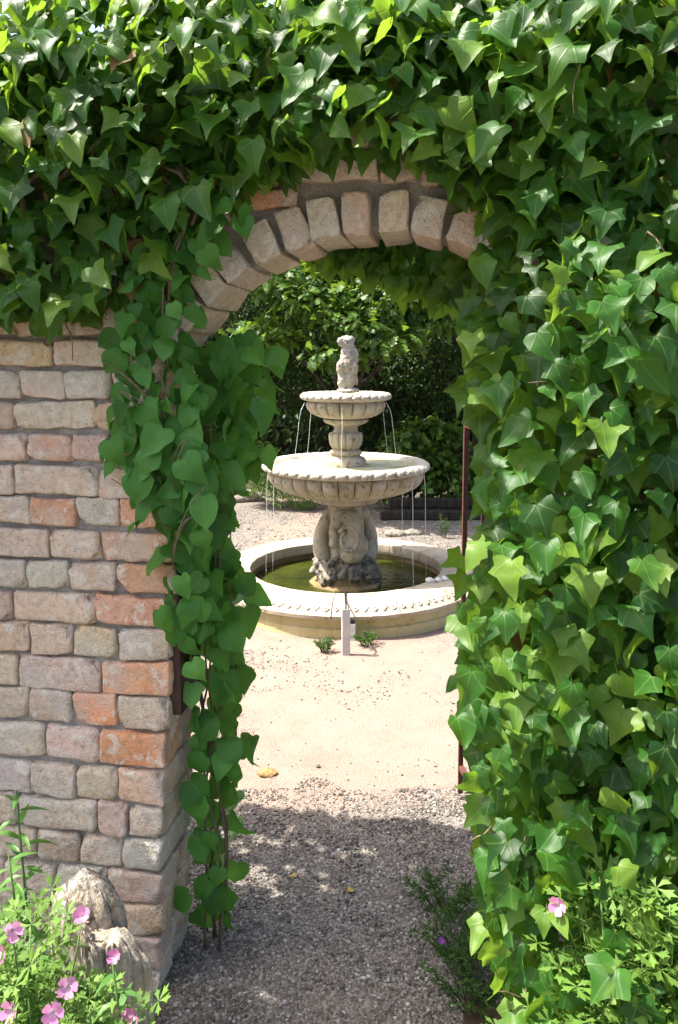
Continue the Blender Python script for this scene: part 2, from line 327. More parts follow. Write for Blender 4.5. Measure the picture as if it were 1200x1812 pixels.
# ------------------------------------------------------------------ leaf templates  (verts, faces, uv)
def leaf_tpl(half, seed, fold=0.25, droop=0.25, wave=0.05, stalk=(0.35, 0.30), mids=None, rad=0.012, cuts=1):
    r = random.Random(seed); nh = len(half)
    half = [(x * r.uniform(.80, 1.18), y + r.uniform(-.035, .035)) if 0 < i < nh - 1 else (x, y) for i, (x, y) in enumerate(half)]
    tipx = r.uniform(-.06, .06)
    if cuts > 1:
        if mids is None: mids = [i / (nh - 1) * half[-1][1] for i in range(nh)]
        H2 = []; M2 = []
        for i in range(nh - 1):
            p0, p1, p2, p3 = half[max(i - 1, 0)], half[i], half[i + 1], half[min(i + 2, nh - 1)]
            for k in range(cuts):
                t = k / cuts
                H2.append(tuple(.5 * ((2 * p1[c]) + (-p0[c] + p2[c]) * t + (2 * p0[c] - 5 * p1[c] + 4 * p2[c] - p3[c]) * t * t + (-p0[c] + 3 * p1[c] - 3 * p2[c] + p3[c]) * t ** 3) for c in (0, 1)))
                M2.append(mids[i] + (mids[i + 1] - mids[i]) * t)
        half = H2 + [half[-1]]; mids = M2 + [mids[-1]]; nh = len(half)
    if mids is None: mids = [max(0.0, min(1.0, i / (nh - 1))) * half[-1][1] for i in range(nh)]
    V = []; F = []; UV = []
    ph = [r.uniform(0, 6.28) for _ in range(4)]; cur = r.uniform(.4, 1.4) * droop; fo = fold * r.uniform(.3, 1.4); tw = r.uniform(-.25, .25)
    def shape(x, y):
        rr = math.hypot(x, y - .35)
        z = fo * abs(x) - cur * (max(y, 0) ** 2) * .8 - .30 * droop * rr * rr + wave * math.sin(5 * x + ph[0]) * math.sin(6 * y + ph[1]) * 2 * min(1, rr * 1.5) + tw * x * y
        return (x + tipx * y * y, y, z)
    for i in range(nh): V.append(shape(0, mids[i])); UV.append((0, max(.03, mids[i])))
    idx = {}
    for s in (-1, 1):
        sk = r.uniform(.9, 1.1)
        for i, (x, y) in enumerate(half):
            if i == nh - 1: idx[s, i, 0] = idx[s, i, 1] = nh - 1; continue
            xs = x * s * sk
            for k, t in enumerate((.55, 1.0)):
                px, py = xs * t, mids[i] + (y - mids[i]) * t
                if i == 0 and x < 1e-6: idx[s, i, k] = 0; continue
                V.append(shape(px, py)); UV.append((px, max(.03, py) if py > -.5 else py)); idx[s, i, k] = len(V) - 1
    for s in (-1, 1):
        for i in range(nh - 1):
            a, b = i, i + 1
            for q in ((a, b, idx[s, b, 0], idx[s, a, 0]), (idx[s, a, 0], idx[s, b, 0], idx[s, b, 1], idx[s, a, 1])):
                qq = []
                for j in q:
                    if j not in qq: qq.append(j)
                if len(qq) >= 3: F.append(tuple(qq if s > 0 else qq[::-1]))
    if stalk:
        b = len(V); L, dz = stalk
        pts = [(0, .02, -.012), (0, -L * .5, -dz * .25 - .01), (0, -L, -dz)]
        for p in pts:
            for k in range(3):
                a = 2.094 * k; V.append((p[0] + rad * math.cos(a), p[1], p[2] + rad * math.sin(a))); UV.append((.3, -.6))
        F += [(b + i * 3 + k, b + i * 3 + (k + 1) % 3, b + i * 3 + 3 + (k + 1) % 3, b + i * 3 + 3 + k) for i in range(2) for k in range(3)]
    return np.array(V, dtype=np.float32), F, np.array(UV, dtype=np.float32)
IVY = [(0, 0), (.17, -.12), (.38, -.10), (.44, .10), (.60, .36), (.34, .50), (.16, .74), (0, 1.06)]
IVYM = [0, .04, .10, .20, .34, .52, .76, 1.02]
IVY2 = [(0, 0), (.20, -.12), (.40, -.04), (.47, .16), (.53, .34), (.34, .52), (.17, .76), (0, 1.02)]
IVY3 = [(0, 0), (.15, -.14), (.35, -.14), (.40, .06), (.63, .27), (.36, .42), (.21, .70), (0, 1.08)]
HEART = [(0, 0), (.18, -.10), (.38, -.03), (.50, .20), (.47, .46), (.31, .72), (.11, .90), (0, 1.04)]
HEARTM = [0, .03, .08, .22, .44, .68, .87, 1.04]
T_IVY = [leaf_tpl(h, 10 + i, .34, .38, .075, (.45, .45), IVYM, cuts=2) for i, h in enumerate((IVY, IVY2, IVY3, IVY, IVY2, IVY3, IVY, IVY2, IVY3, IVY, IVY2, IVY3, HEART, IVY, IVY2, IVY3, HEART, IVY2, IVY, IVY3, IVY2, IVY))]
T_HEART = [leaf_tpl(HEART, 40 + i, .36, .42, .05, (.35, .35), HEARTM, cuts=2) for i in range(12)]
OAK = [(0, 0), (.06, .08), (.20, .20), (.10, .32), (.30, .46), (.14, .56), (.30, .74), (.13, .84), (0, 1.0)]
T_OAK = [leaf_tpl(OAK, 60 + i, .2, .3, .03, None) for i in range(5)]
T_SMALL = [leaf_tpl([(0, 0), (.24, .3), (.2, .65), (0, 1)], 70 + i, .3, .3, 0, None) for i in range(4)]
def simple_leaf(seed, wd=.28):
    r = random.Random(seed); f = r.uniform(.05, .15); d = r.uniform(.05, .25)
    V = [(0, 0, 0), (wd, .45, f), (0, .5, -d * .2), (-wd, .45, f), (0, 1, -d)]
    return np.array(V, dtype=np.float32), [(0, 1, 2), (0, 2, 3), (1, 4, 2), (2, 4, 3)], np.array([(0, .03), (wd, .45), (0, .5), (-wd, .45), (0, 1)], dtype=np.float32)
T_TINY = [simple_leaf(90 + i) for i in range(4)]
T_LANCE = [leaf_tpl([(0, 0), (.09, .2), (.115, .45), (.07, .75), (0, 1)], 100 + i, .35, .5, .01, None) for i in range(4)]
def palm_leaf(seed, lobes=5, spread=2.2, wd=.155, split=True):
    """deeply cut geranium leaf: narrow toothed lobes fanning from the stalk"""
    r = random.Random(seed); V = []; F = []; UV = []
    for i in range(lobes):
        a = -spread + 2 * spread * i / (lobes - 1) + r.uniform(-.08, .08); L = (1 - .28 * abs(a) / spread) * r.uniform(.85, 1.1)
        ca, sa = math.cos(a), math.sin(a); b = len(V); dz = r.uniform(-.25, .05)
        pts = [(0, 0), (wd * .5, .35), (wd * 1.7, .72), (wd * .7, .70), (0, 1.0), (-wd * .7, .70), (-wd * 1.7, .76), (-wd * .5, .35)]
        for x, y in pts:
            X = (x * ca + y * sa) * L; Y = (-x * sa + y * ca) * L
            V.append((X, Y, dz * y * y * L + .12 * y)); UV.append((X * .3, max(.03, Y)))
        F += [(b, b + 1, b + 7), (b + 1, b + 3, b + 5, b + 7), (b + 1, b + 2, b + 3), (b + 5, b + 6, b + 7), (b + 3, b + 4, b + 5)]
    b = len(V)
    for p in ((0, 0, 0), (0, -.5, -.25), (0, -1.0, -.8)):
        for k in range(3):
            q = 2.094 * k; V.append((p[0] + .016 * math.cos(q), p[1], p[2] + .016 * math.sin(q))); UV.append((.3, .03))
    F += [(b + i * 3 + k, b + i * 3 + (k + 1) % 3, b + i * 3 + 3 + (k + 1) % 3, b + i * 3 + 3 + k) for i in range(2) for k in range(3)]
    return np.array(V, dtype=np.float32), F, np.array(UV, dtype=np.float32)
T_PALM = [palm_leaf(120 + i) for i in range(5)]
_tm = {}
def tpl_mesh(T, name, mat):
    key = (id(T), name, mat.name)
    if key not in _tm:
        out = []
        for v, f, uv in T:
            me = mesh(name, v.tolist(), f, True, uv); me.materials.append(mat); out.append(me)
        _tm[key] = out
    return _tm[key]
def frame(pos, tip, nrm, s):
    y = Vector(tip).normalized(); z = Vector(nrm); z = z - y * z.dot(y)
    z = z.normalized() if z.length > 1e-5 else y.orthogonal().normalized()
    x = y.cross(z)
    return Matrix(((x.x * s, y.x * s, z.x * s, pos[0]), (x.y * s, y.y * s, z.y * s, pos[1]), (x.z * s, y.z * s, z.z * s, pos[2]), (0, 0, 0, 1)))
def merged(name, T, mats, mat, parent=None, kind='stuff'):
    """many leaves (4x4 matrices) baked into one mesh"""
    VV = []; UVV = []; loops = []; sizes = []; b = 0
    fl = [(np.concatenate([np.array(q, dtype=np.int32) for q in f]), np.array([len(q) for q in f], dtype=np.int32)) for v, f, uv in T]
    for i, mx in enumerate(mats):
        k = i % len(T); v, f, uv = T[k]; m = np.array(mx, dtype=np.float32)
        VV.append(v @ m[:3, :3].T + m[:3, 3]); UVV.append(uv[fl[k][0]]); loops.append(fl[k][0] + b); sizes.append(fl[k][1]); b += len(v)
    VV = np.concatenate(VV); loops = np.concatenate(loops); sizes = np.concatenate(sizes); UVV = np.concatenate(UVV)
    me = bpy.data.meshes.new(name); me.vertices.add(len(VV)); me.vertices.foreach_set('co', VV.ravel())
    me.loops.add(len(loops)); me.loops.foreach_set('vertex_index', loops.astype(np.int32))
    me.polygons.add(len(sizes)); st = np.concatenate([[0], np.cumsum(sizes)[:-1]]).astype(np.int32)
    me.polygons.foreach_set('loop_start', st)
    l = me.uv_layers.new(name='UVMap'); l.data.foreach_set('uv', UVV.astype(np.float32).ravel())
    me.update(calc_edges=True); me.polygons.foreach_set('use_smooth', [True] * len(sizes)); me.validate()
    o = link(name, me, mat, parent)
    if kind: o['kind'] = kind
    return o
def place(T, name, mat, mats, parent):
    ms = tpl_mesh(T, name, mat)
    inv = parent.matrix_basis.inverted()
    for i, mx in enumerate(mats):
        o = bpy.data.objects.new(name, ms[i % len(ms)]); C.objects.link(o); o.parent = parent; o.matrix_basis = inv @ mx
def inpoly(x, y, P):
    c = False; j = len(P) - 1
    for i in range(len(P)):
        if (P[i][1] > y) != (P[j][1] > y) and x < (P[j][0] - P[i][0]) * (y - P[i][1]) / (P[j][1] - P[i][1]) + P[i][0]: c = not c
        j = i
    return c
def sample(P, n, mind, seed):
    r = random.Random(seed); xs = [p[0] for p in P]; ys = [p[1] for p in P]; out = []; tries = 0; grid = {}; g = max(mind, 1e-3)
    while len(out) < n and tries < n * 40:
        tries += 1; x = r.uniform(min(xs), max(xs)); y = r.uniform(min(ys), max(ys))
        if not inpoly(x, y, P): continue
        if mind > 0:
            i, k = int(x // g), int(y // g)
            if any((x - a) ** 2 + (y - b) ** 2 < mind * mind for di in (-1, 0, 1) for dk in (-1, 0, 1) for a, b in grid.get((i + di, k + dk), ())): continue
            grid.setdefault((i, k), []).append((x, y))
        out.append((x, y))
    return out
def rv(r, s=1.0): return Vector((r.gauss(0, s), r.gauss(0, s), r.gauss(0, s)))

# ================================================================== GROUND
gm = MB(); gx = [-90, -20, -6, -3] + [-2 + .1 * i for i in range(41)] + [3, 6, 20, 90]; gy = [-60, -10, -2, 0] + [1 + .1 * i for i in range(81)] + [12, 20, 60, 300]
gv = [(x, y, (0.012 * fbm((x * 1.3, y * 1.3, 0)) + 0.004 * fbm((x * 7, y * 7, 3))) if (abs(x) < 3 and 0 < y < 10) else 0.0) for y in gy for x in gx]
gw = len(gx); gf = [(j * gw + i, j * gw + i + 1, (j + 1) * gw + i + 1, (j + 1) * gw + i) for j in range(len(gy) - 1) for i in range(gw - 1)]
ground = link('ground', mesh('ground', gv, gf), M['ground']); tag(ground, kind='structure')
def gz(x, y): return 0.012 * fbm((x * 1.3, y * 1.3, 0)) + 0.004 * fbm((x * 7, y * 7, 3))
# garden soil of the beds in front of the wall and behind the fountain
for nm, pts in (('flower_bed_left', [(-2.6, .3), (-.50, .3), (-.52, 1.5), (-.56, 1.84), (-.62, 1.92), (-2.6, 2.3)]), ('flower_bed_right', [(.36, .3), (2.4, .3), (2.4, 1.55), (.60, 1.84), (.34, 1.95), (.28, 1.6)])):
    mb = MB(); mb.add([(x, y, .03) for x, y in pts] + [(x, y, -.03) for x, y in pts], [tuple(range(len(pts)))] + [(i, (i + len(pts) - 1) % len(pts), (i + len(pts) - 1) % len(pts) + len(pts), i + len(pts)) for i in range(len(pts))])
    tag(mb.build(nm, M['soil'], smooth=False), kind='structure')
# loose gravel
def pebbles():
    ph = (1 + 5 ** .5) / 2
    ico = np.array([(-1, ph, 0), (1, ph, 0), (-1, -ph, 0), (1, -ph, 0), (0, -1, ph), (0, 1, ph), (0, -1, -ph), (0, 1, -ph), (ph, 0, -1), (ph, 0, 1), (-ph, 0, -1), (-ph, 0, 1)], dtype=np.float32) / 1.9
    F = [(0, 11, 5), (0, 5, 1), (0, 1, 7), (0, 7, 10), (0, 10, 11), (1, 5, 9), (5, 11, 4), (11, 10, 2), (10, 7, 6), (7, 1, 8), (3, 9, 4), (3, 4, 2), (3, 2, 6), (3, 6, 8), (3, 8, 9), (4, 9, 5), (2, 4, 11), (6, 2, 10), (8, 6, 7), (9, 8, 1)]
    T = []
    for i in range(8):
        v = ico * (1 + nrg.uniform(-.22, .22, (12, 1)).astype(np.float32)) * np.array([1, nrg.uniform(.7, 1), nrg.uniform(.45, .7)], dtype=np.float32)
        T.append((v.astype(np.float32), F, np.zeros((12, 2), dtype=np.float32)))
    mats = []
    for i in range(44000):
        zone = i % 10
        if zone < 6: x, y = rng.uniform(-.75, .75), 1.75 + 1.5 * rng.random() ** 1.2
        elif zone < 8: x, y = rng.uniform(-1.0, 1.1), rng.uniform(3.0, 4.7)
        else: x, y = rng.uniform(-2.2, 2.0), rng.uniform(6.7, 9.0)
        if 3.0 < y < 4.7 and fbm((x * 1.1, y * 1.1, 0)) - .3 * abs(x - .05) > -.42 and rng.random() < .96: continue
        if y < 3.3 and abs(x + .02) < .22 and rng.random() < .35: continue
        if zone >= 6 and zone < 8 and rng.random() < .35: continue
        if (x - .05) ** 2 + (y - 5.7) ** 2 < .98 ** 2: continue
        s = rng.choice((.0022, .003, .0036, .0045, .006)) * rng.uniform(.8, 1.3)
        if rng.random() < .012: s *= 1.9
        if y > 6: s *= 1.5
        e = Matrix.Rotation(rng.uniform(0, 6.28), 4, 'Z') @ Matrix.Rotation(rng.uniform(-.4, .4), 4, 'X')
        mats.append(Matrix.Translation((x, y, gz(x, y) + s * .25)) @ e @ Matrix.Scale(s, 4))
    o = merged('gravel', T, mats, M['pebble']); tag(o, 'loose pale grey and brown gravel scattered over the garden path', 'gravel')
    o.data.polygons.foreach_set('use_smooth', [False] * len(o.data.polygons))
pebbles()

# ================================================================== BRICK WALL WITH ARCH
wall = empty('brick_wall', P0)
tag(wall, 'old weathered brick garden wall with a round arched gateway under the ivy', 'brick wall')
Wi = Matrix.Translation(-P0)
ACU, ACZ, AR = 0.60, 1.44, 0.615     # arch centre and inner radius
JL, JR, WT, TOPZ, TH = 0.035, 1.165, 2.45, 2.45, 0.26
def mortar_core():
    mb = MB(); ins = 0.020
    def jl(z): return (0.0 + 0.052 * min(z / 1.25, 1)) - ins
    zs = [-.1, 0.3, .6, .9, 1.25, 1.5]
    arc = []
    for i in range(25):
        a = math.pi - math.pi * i / 24; arc.append((ACU + (AR + .012) * math.cos(a), ACZ + (AR + .012) * math.sin(a)))
    arc = [(max(jl(1.5), min(JR, u)), z) for u, z in arc if z > 1.52]
    L = [(jl(z), z) for z in zs] + arc[:1]
    path = [(jl(z), z) for z in zs] + arc + [(JR + .012, z) for z in zs[::-1]]
    # front and rear faces made of strips between the opening outline and the outer outline
    outer = [(-3.0, z) for z in zs] + [(-3.0 + 6.6 * i / (len(arc) - 1), TOPZ) if 0 < i < len(arc) - 1 else ((-3.0, TOPZ) if i == 0 else (3.6, TOPZ)) for i in range(len(arc))] + [(3.6, z) for z in zs[::-1]]
    m = len(path); v = []
    for (u, z) in path: v.append(W(u, z, batter(z) - ins)); v.append(W(u, z, -TH + ins))
    for (u, z) in outer: v.append(W(u, z, batter(z) - ins)); v.append(W(u, z, -TH + ins))
    f = []
    for i in range(m - 1):
        a, b = 2 * i, 2 * i + 2; A, B = 2 * m + a, 2 * m + b
        f += [(a, A, B, b), (a + 1, b + 1, B + 1, A + 1), (a, b, b + 1, a + 1), (A, A + 1, B + 1, B)]
    mb.add([p - P0 for p in v], f)
    o = mb.build('mortar', M['mortar'], wall, smooth=False); return o
mortar_core()
def rounded_box(L, H, T, r, seed, rough=.004):
    """worn brick: rounded, uneven edges, centred, L along x, T along y, H along z"""
    q = random.Random(seed); off = Vector((q.uniform(0, 99), q.uniform(0, 99), q.uniform(0, 99)))
    def ax(S, n):
        h = S / 2; e = min(r * .55, h * .5); e2 = min(r, h * .55); e3 = min(r * 1.9, h * .7); inner = [-h + e3 + (S - 2 * e3) * i / n for i in range(n + 1)]
        return [-h, -h + e * .9, -h + e2 * 1.02] + inner + [h - e2 * 1.02, h - e * .9, h]
    X, Y, Zz = ax(L, 5 if L > .15 else 3), ax(T, 2), ax(H, 2)
    ids = {}; V = []; F = []
    skew = [q.uniform(-.004, .004) for _ in range(4)]; chip = [(Vector((q.choice((-1, 1)) * L / 2, -T / 2, q.choice((-1, 1)) * H / 2)), q.uniform(.008, .024)) for _ in range(q.choice((1, 2, 3)))]
    def vid(i, j, k):
        key = (i, j, k)
        if key in ids: return ids[key]
        p = Vector((X[i], Y[j], Zz[k])); h = Vector((L / 2, T / 2, H / 2))
        c = Vector([max(-hh + r, min(hh - r, pp)) for pp, hh in zip(p, h)]); d = p - c
        if d.length > 1e-9: p = c + d.normalized() * min(r, d.length) if d.length > r else p
        nn = noise.noise_vector(p * 22 + off) * rough + noise.noise_vector(p * 70 + off) * rough * .5
        p = p + nn
        p.z += skew[0] * p.x / L * 2 + skew[1] * (p.x / L * 2) ** 2 * .5; p.y += skew[2] * p.x / L * 2
        for cp, cr in chip:
            dd = (p - cp).length
            if dd < cr: p = p.lerp(Vector((0, 0, 0)), .30 * (1 - dd / cr))
        ids[key] = len(V); V.append(p); return ids[key]
    nx, ny, nz = len(X) - 1, len(Y) - 1, len(Zz) - 1
    for i in range(nx):
        for k in range(nz):
            F.append((vid(i, 0, k), vid(i + 1, 0, k), vid(i + 1, 0, k + 1), vid(i, 0, k + 1))); F.append((vid(i, ny, k), vid(i, ny, k + 1), vid(i + 1, ny, k + 1), vid(i + 1, ny, k)))
    for i in range(nx):
        for j in range(ny):
            F.append((vid(i, j, nz), vid(i + 1, j, nz), vid(i + 1, j + 1, nz), vid(i, j + 1, nz))); F.append((vid(i, j, 0), vid(i, j + 1, 0), vid(i + 1, j + 1, 0), vid(i + 1, j, 0)))
    for j in range(ny):
        for k in range(nz):
            F.append((vid(0, j, k), vid(0, j, k + 1), vid(0, j + 1, k + 1), vid(0, j + 1, k))); F.append((vid(nx, j, k), vid(nx, j + 1, k), vid(nx, j + 1, k + 1), vid(nx, j, k + 1)))
    return mesh('brick', V, F)
TINT = dict(t=(.63, .505, .38), p=(.64, .47, .37), g=(.60, .54, .45), o=(.64, .32, .18), y=(.60, .46, .26), b=(.44, .32, .22), O=(.67, .28, .13), n=(.64, .44, .30))
bseed = [500]
def brick(cu, cz, L, H, T, dfront, col, rot=0.0, side=False, r=.012):
    bseed[0] += 1; q = random.Random(bseed[0])
    L += .0045; H *= 1.055
    me = rounded_box(L, H, T, min(r * q.uniform(.35, .95), H * .3), bseed[0], .0060)
    c = TINT[col]; j = q.uniform(.85, 1.12); c = tuple(min(1, x * j * q.uniform(.95, 1.05)) for x in c)
    o = link('brick', me, M['brick'], wall, color=c)
    pos = W(cu, cz, dfront - T / 2) - P0
    o.matrix_basis = Matrix.Translation(pos) @ Matrix.Rotation(-PHI, 4, 'Z') @ Matrix.Rotation(rot, 4, 'Y') @ Matrix.Rotation(q.uniform(-.015, .015), 4, 'Z')
    return o
ROWS = [
 (1.814, 1.874, [(-.452, -.38), (-.377, -.204), (-.201, -.131)], 'yno'),
 (1.732, 1.799, [(-.493, -.272), (-.262, -.094), (-.086, .03)], 'yttp'),
 (1.646, 1.716, [(-.485, -.369), (-.365, -.242), (-.234, -.111), (-.10, .04)], 'ttgn'),
 (1.561, 1.631, [(-.521, -.39), (-.387, -.163), (-.158, -.050), (-.042, .05)], 'ptnp'),
 (1.473, 1.543, [(-.495, -.359), (-.35, -.226), (-.223, -.103), (-.099, .048)], 'popy'),
 (1.379, 1.456, [(-.512, -.400), (-.394, -.155), (-.148, .060)], 'ptp'),
 (1.298, 1.37, [(-.504, -.357), (-.351, -.221), (-.212, -.098), (-.09, .062)], 'nogo'),
 (1.204, 1.279, [(-.508, -.306), (-.299, -.154), (-.147, .057)], 'pto'),
 (1.119, 1.192, [(-.51, -.371), (-.365, -.247), (-.241, -.108), (-.100, .060)], 'tgno'),
 (1.028, 1.105, [(-.608, -.417), (-.411, -.168), (-.162, .055)], 'ppo'),
 (.937, 1.017, [(-.501, -.365), (-.357, -.239), (-.23, -.11), (-.095, .047)], 'npyp'),
 (.838, .926, [(-.516, -.405), (-.399, -.158), (-.148, .045)], 'tpO'),
 (.741, .827, [(-.512, -.374), (-.368, -.246), (-.234, -.110), (-.103, .043)], 'tpOt'),
 (.634, .726, [(-.585, -.326), (-.318, -.166), (-.158, .030)], 'tpO'),
 (.532, .620, [(-.587, -.365), (-.359, -.235), (-.228, -.109), (-.103, .024)], 'gttn'),
 (.436, .523, [(-.655, -.412), (-.403, -.170), (-.164, -.084), (-.076, .022)], 'ttpt'),
 (.342, .425, [(-.5, -.354), (-.348, -.226), (-.218, -.101), (-.094, .020)], 'tbtg'),
 (.244, .329, [(-.626, -.451), (-.445, -.302), (-.296, -.145), (-.138, .018)], 'ttgp'),
 (.150, .236, [(-.531, -.277), (-.269, -.114), (-.108, .014)], 'ttn'),
 (.060, .142, [(-.533, -.304), (-.295, -.153), (-.146, .012)], 'ttp'),
 (-.030, .050, [(-.535, -.341), (-.335, -.172), (-.165, .008)], 'ggg')]
for ri, (z0, z1, bs, cols) in enumerate(ROWS):
    zc, H = (z0 + z1) / 2, z1 - z0
    # a little more of the wall to the left, outside the picture
    ul = bs[0][0]
    first = ul - .008
    for k in range(3):
        L = rng.choice((.12, .235)); 
        if first - L < -1.05: break
        brick(first - L / 2, zc, L, H, .11, batter(zc) + rng.uniform(-.002, .006), rng.choice('ttpgn')); first -= L + .009
    for bi, (u0, u1) in enumerate(bs):
        last = bi == len(bs) - 1 and ri > 0
        L = u1 - u0; T = .11; col = cols[bi] if bi < len(cols) else 't'
        dz = rng.uniform(-.003, .003); df = batter(zc) + rng.uniform(-.003, .007)
        if last: T = .118 if L > .15 else .245
        brick((u0 + u1) / 2, zc + dz, L, H * rng.uniform(.97, 1.02), T, df, col, rng.uniform(-.01, .01), r=.014 if ri < 13 else .018)
        if last and T < .2:      # the next brick in on the passage side of the pier
            brick(u1 - .055 - rng.uniform(0, .004), zc + rng.uniform(-.003, .003), .11, H * .98, .122, df - T - .010, rng.choice('ttpgno'))
# bricks glimpsed above and beside the arch
for k, (u0, u1, z0, z1, c) in enumerate(((.33, .395, 2.005, 2.06, 'o'), (.365, .60, 2.185, 2.25, 't'), (.612, .70, 2.18, 2.245, 'n'), (.71, .93, 2.165, 2.22, 'n'), (.235, .40, 2.122, 2.170, 'o'), (.10, .228, 2.10, 2.165, 't'), (-.02, .09, 2.10, 2.165, 'y'),
        (.94, 1.06, 2.19, 2.25, 't'), (.36, .59, 2.26, 2.325, 't'), (.60, .72, 2.255, 2.32, 'p'), (.73, .95, 2.255, 2.32, 'n'), (.12, .35, 2.18, 2.245, 'n'), (-.10, .11, 2.18, 2.245, 't'))):
    if k == 0: continue
    brick((u0 + u1) / 2, (z0 + z1) / 2, u1 - u0, z1 - z0, .11, batter(2) + rng.uniform(0, .015), c, rng.uniform(-.02, .02))
# pier courses between the top of the jamb rows and the arch, and on the right of the gateway
for zz, cc in ((1.815, 'p'), (1.90, 't'), (1.985, 'o')):
    for u0, u1 in ((-.12, -.01), (-.25, -.13)):
        if zz < 1.85 and u0 < -.2: continue
        brick((u0 + u1) / 2, zz + .035, u1 - u0, .07, .11, batter(2), cc)
for k in range(26):
    z0 = .02 + k * .0885; 
    cuts = [JR, JR + .12, JR + .36, JR + .60] if k % 2 else [JR, JR + .24, JR + .48, JR + .60]
    for a, b in zip(cuts, cuts[1:]):
        du = 0.0
        if z0 > 1.6: 
            t = max(0, (z0 + .07 - ACZ)); lim = ACU + math.sqrt(max(0, (AR + .13) ** 2 - t * t)) if t < AR + .13 else JR
            if b < lim: continue
            a = max(a, min(lim, b - .04))
        brick((a + b) / 2, z0 + .037, b - a - .009, .074, .118, batter(z0) + rng.uniform(0, .006), rng.choice('tpngo'))
# arch: bricks on edge, standing radially, long side running through the wall
ncol = 'tgtpttgttgptttgpttttgtptntt'
NA = 22
for i in range(NA):
    a = math.pi * (0.935 - 0.87 * i / (NA - 1)); a += rng.uniform(-.012, .012)
    rc = AR + .048 + rng.uniform(-.004, .006)
    u, z = ACU + rc * math.cos(a), ACZ + rc * math.sin(a)
    rot = (math.pi / 2 - a)
    brick(u, z, .070 * rng.uniform(.92, 1.06), .094 * rng.uniform(.93, 1.06), .235, batter(2) + rng.uniform(.012, .030), ncol[i], rot + rng.uniform(-.05, .05), r=.011)

# ================================================================== IVY
def fit_leaf(r, pos, out, size, up=.55, spread=.35, side=.5):
    tip = Vector((0, 0, -1)) * .8 + out * r.uniform(.05, .55) + U * r.gauss(0, side) + rv(r, .12)
    nr = out * r.uniform(.45, .95) + Z * r.uniform(.15, up + .35) - U * r.uniform(-.1, .35) + rv(r, spread)
    if up >= 1:      # outer ivy leaves: held out like roof shingles, faces turned up to the light
        tip = Z * -.62 + out * r.uniform(.15, .85) + U * r.gauss(0, side) + rv(r, .15)
        nr = out * r.uniform(.25, .9) + Z * r.uniform(.35, 1.25) - U * r.uniform(-.15, .45) + rv(r, spread)
    return frame(pos, tip, nr, size)
def top_d(u, z):
    b = .04 + .09 * min(1, max(0, (z - 1.84) / .42)) + .09 * fbm((u * 2.6, z * 2.6, 1))
    if u > .75: b += .05 * min(1, (u - .75) / .4)
    if u < -.62: b += .10 * min(1, (-.62 - u) / .2)  # unseen bulge left of the view, added to keep the bricks in shade
    if z > 2.44: b -= (z - 2.44) * .75
    return b
def right_d(u, z):
    b = .09 + .08 * min(1, max(0, (u - .85) / .3)) + (.15 * fbm((u * 2.3 + 4, z * 2.3, 7)) if u > .95 else .07 * fbm((u * 2.3 + 4, z * 2.3, 7))) + .15 * min(1, max(0, (2.05 - z) / .9))
    if z < .5: b += .05
    return b
TOP = [(-.10, 2.70), (-.35, 2.60), (-.95, 2.56), (-2.0, 2.56), (-2.0, .85), (-.90, .85), (-.82, 1.4), (-.74, 1.84), (-.69, 1.83), (-.3, 1.85), (-.21, 1.83), (-.1, 1.85), (-.01, 1.88), (.06, 1.95), (.14, 2.05), (.25, 2.10), (.30, 2.15), (.40, 2.185), (.50, 2.205), (.66, 2.195), (.77, 2.16), (.85, 2.04), (1.03, 1.98), (1.75, 1.98), (1.75, 2.74)]  # the drop down the far left wall is unseen ivy, added to block sun
RIGHT = [(1.85, 2.03), (.87, 2.03), (.84, 1.95), (.82, 1.84), (.84, 1.74), (.82, 1.63), (.87, 1.55), (.87, 1.42), (.86, 1.36), (.83, 1.23), (.81, 1.18), (.84, 1.09), (.81, .97), (.84, .87), (.87, .74), (.88, .63), (.88, .47), (.92, .28), (.93, .08), (1.85, .08)]
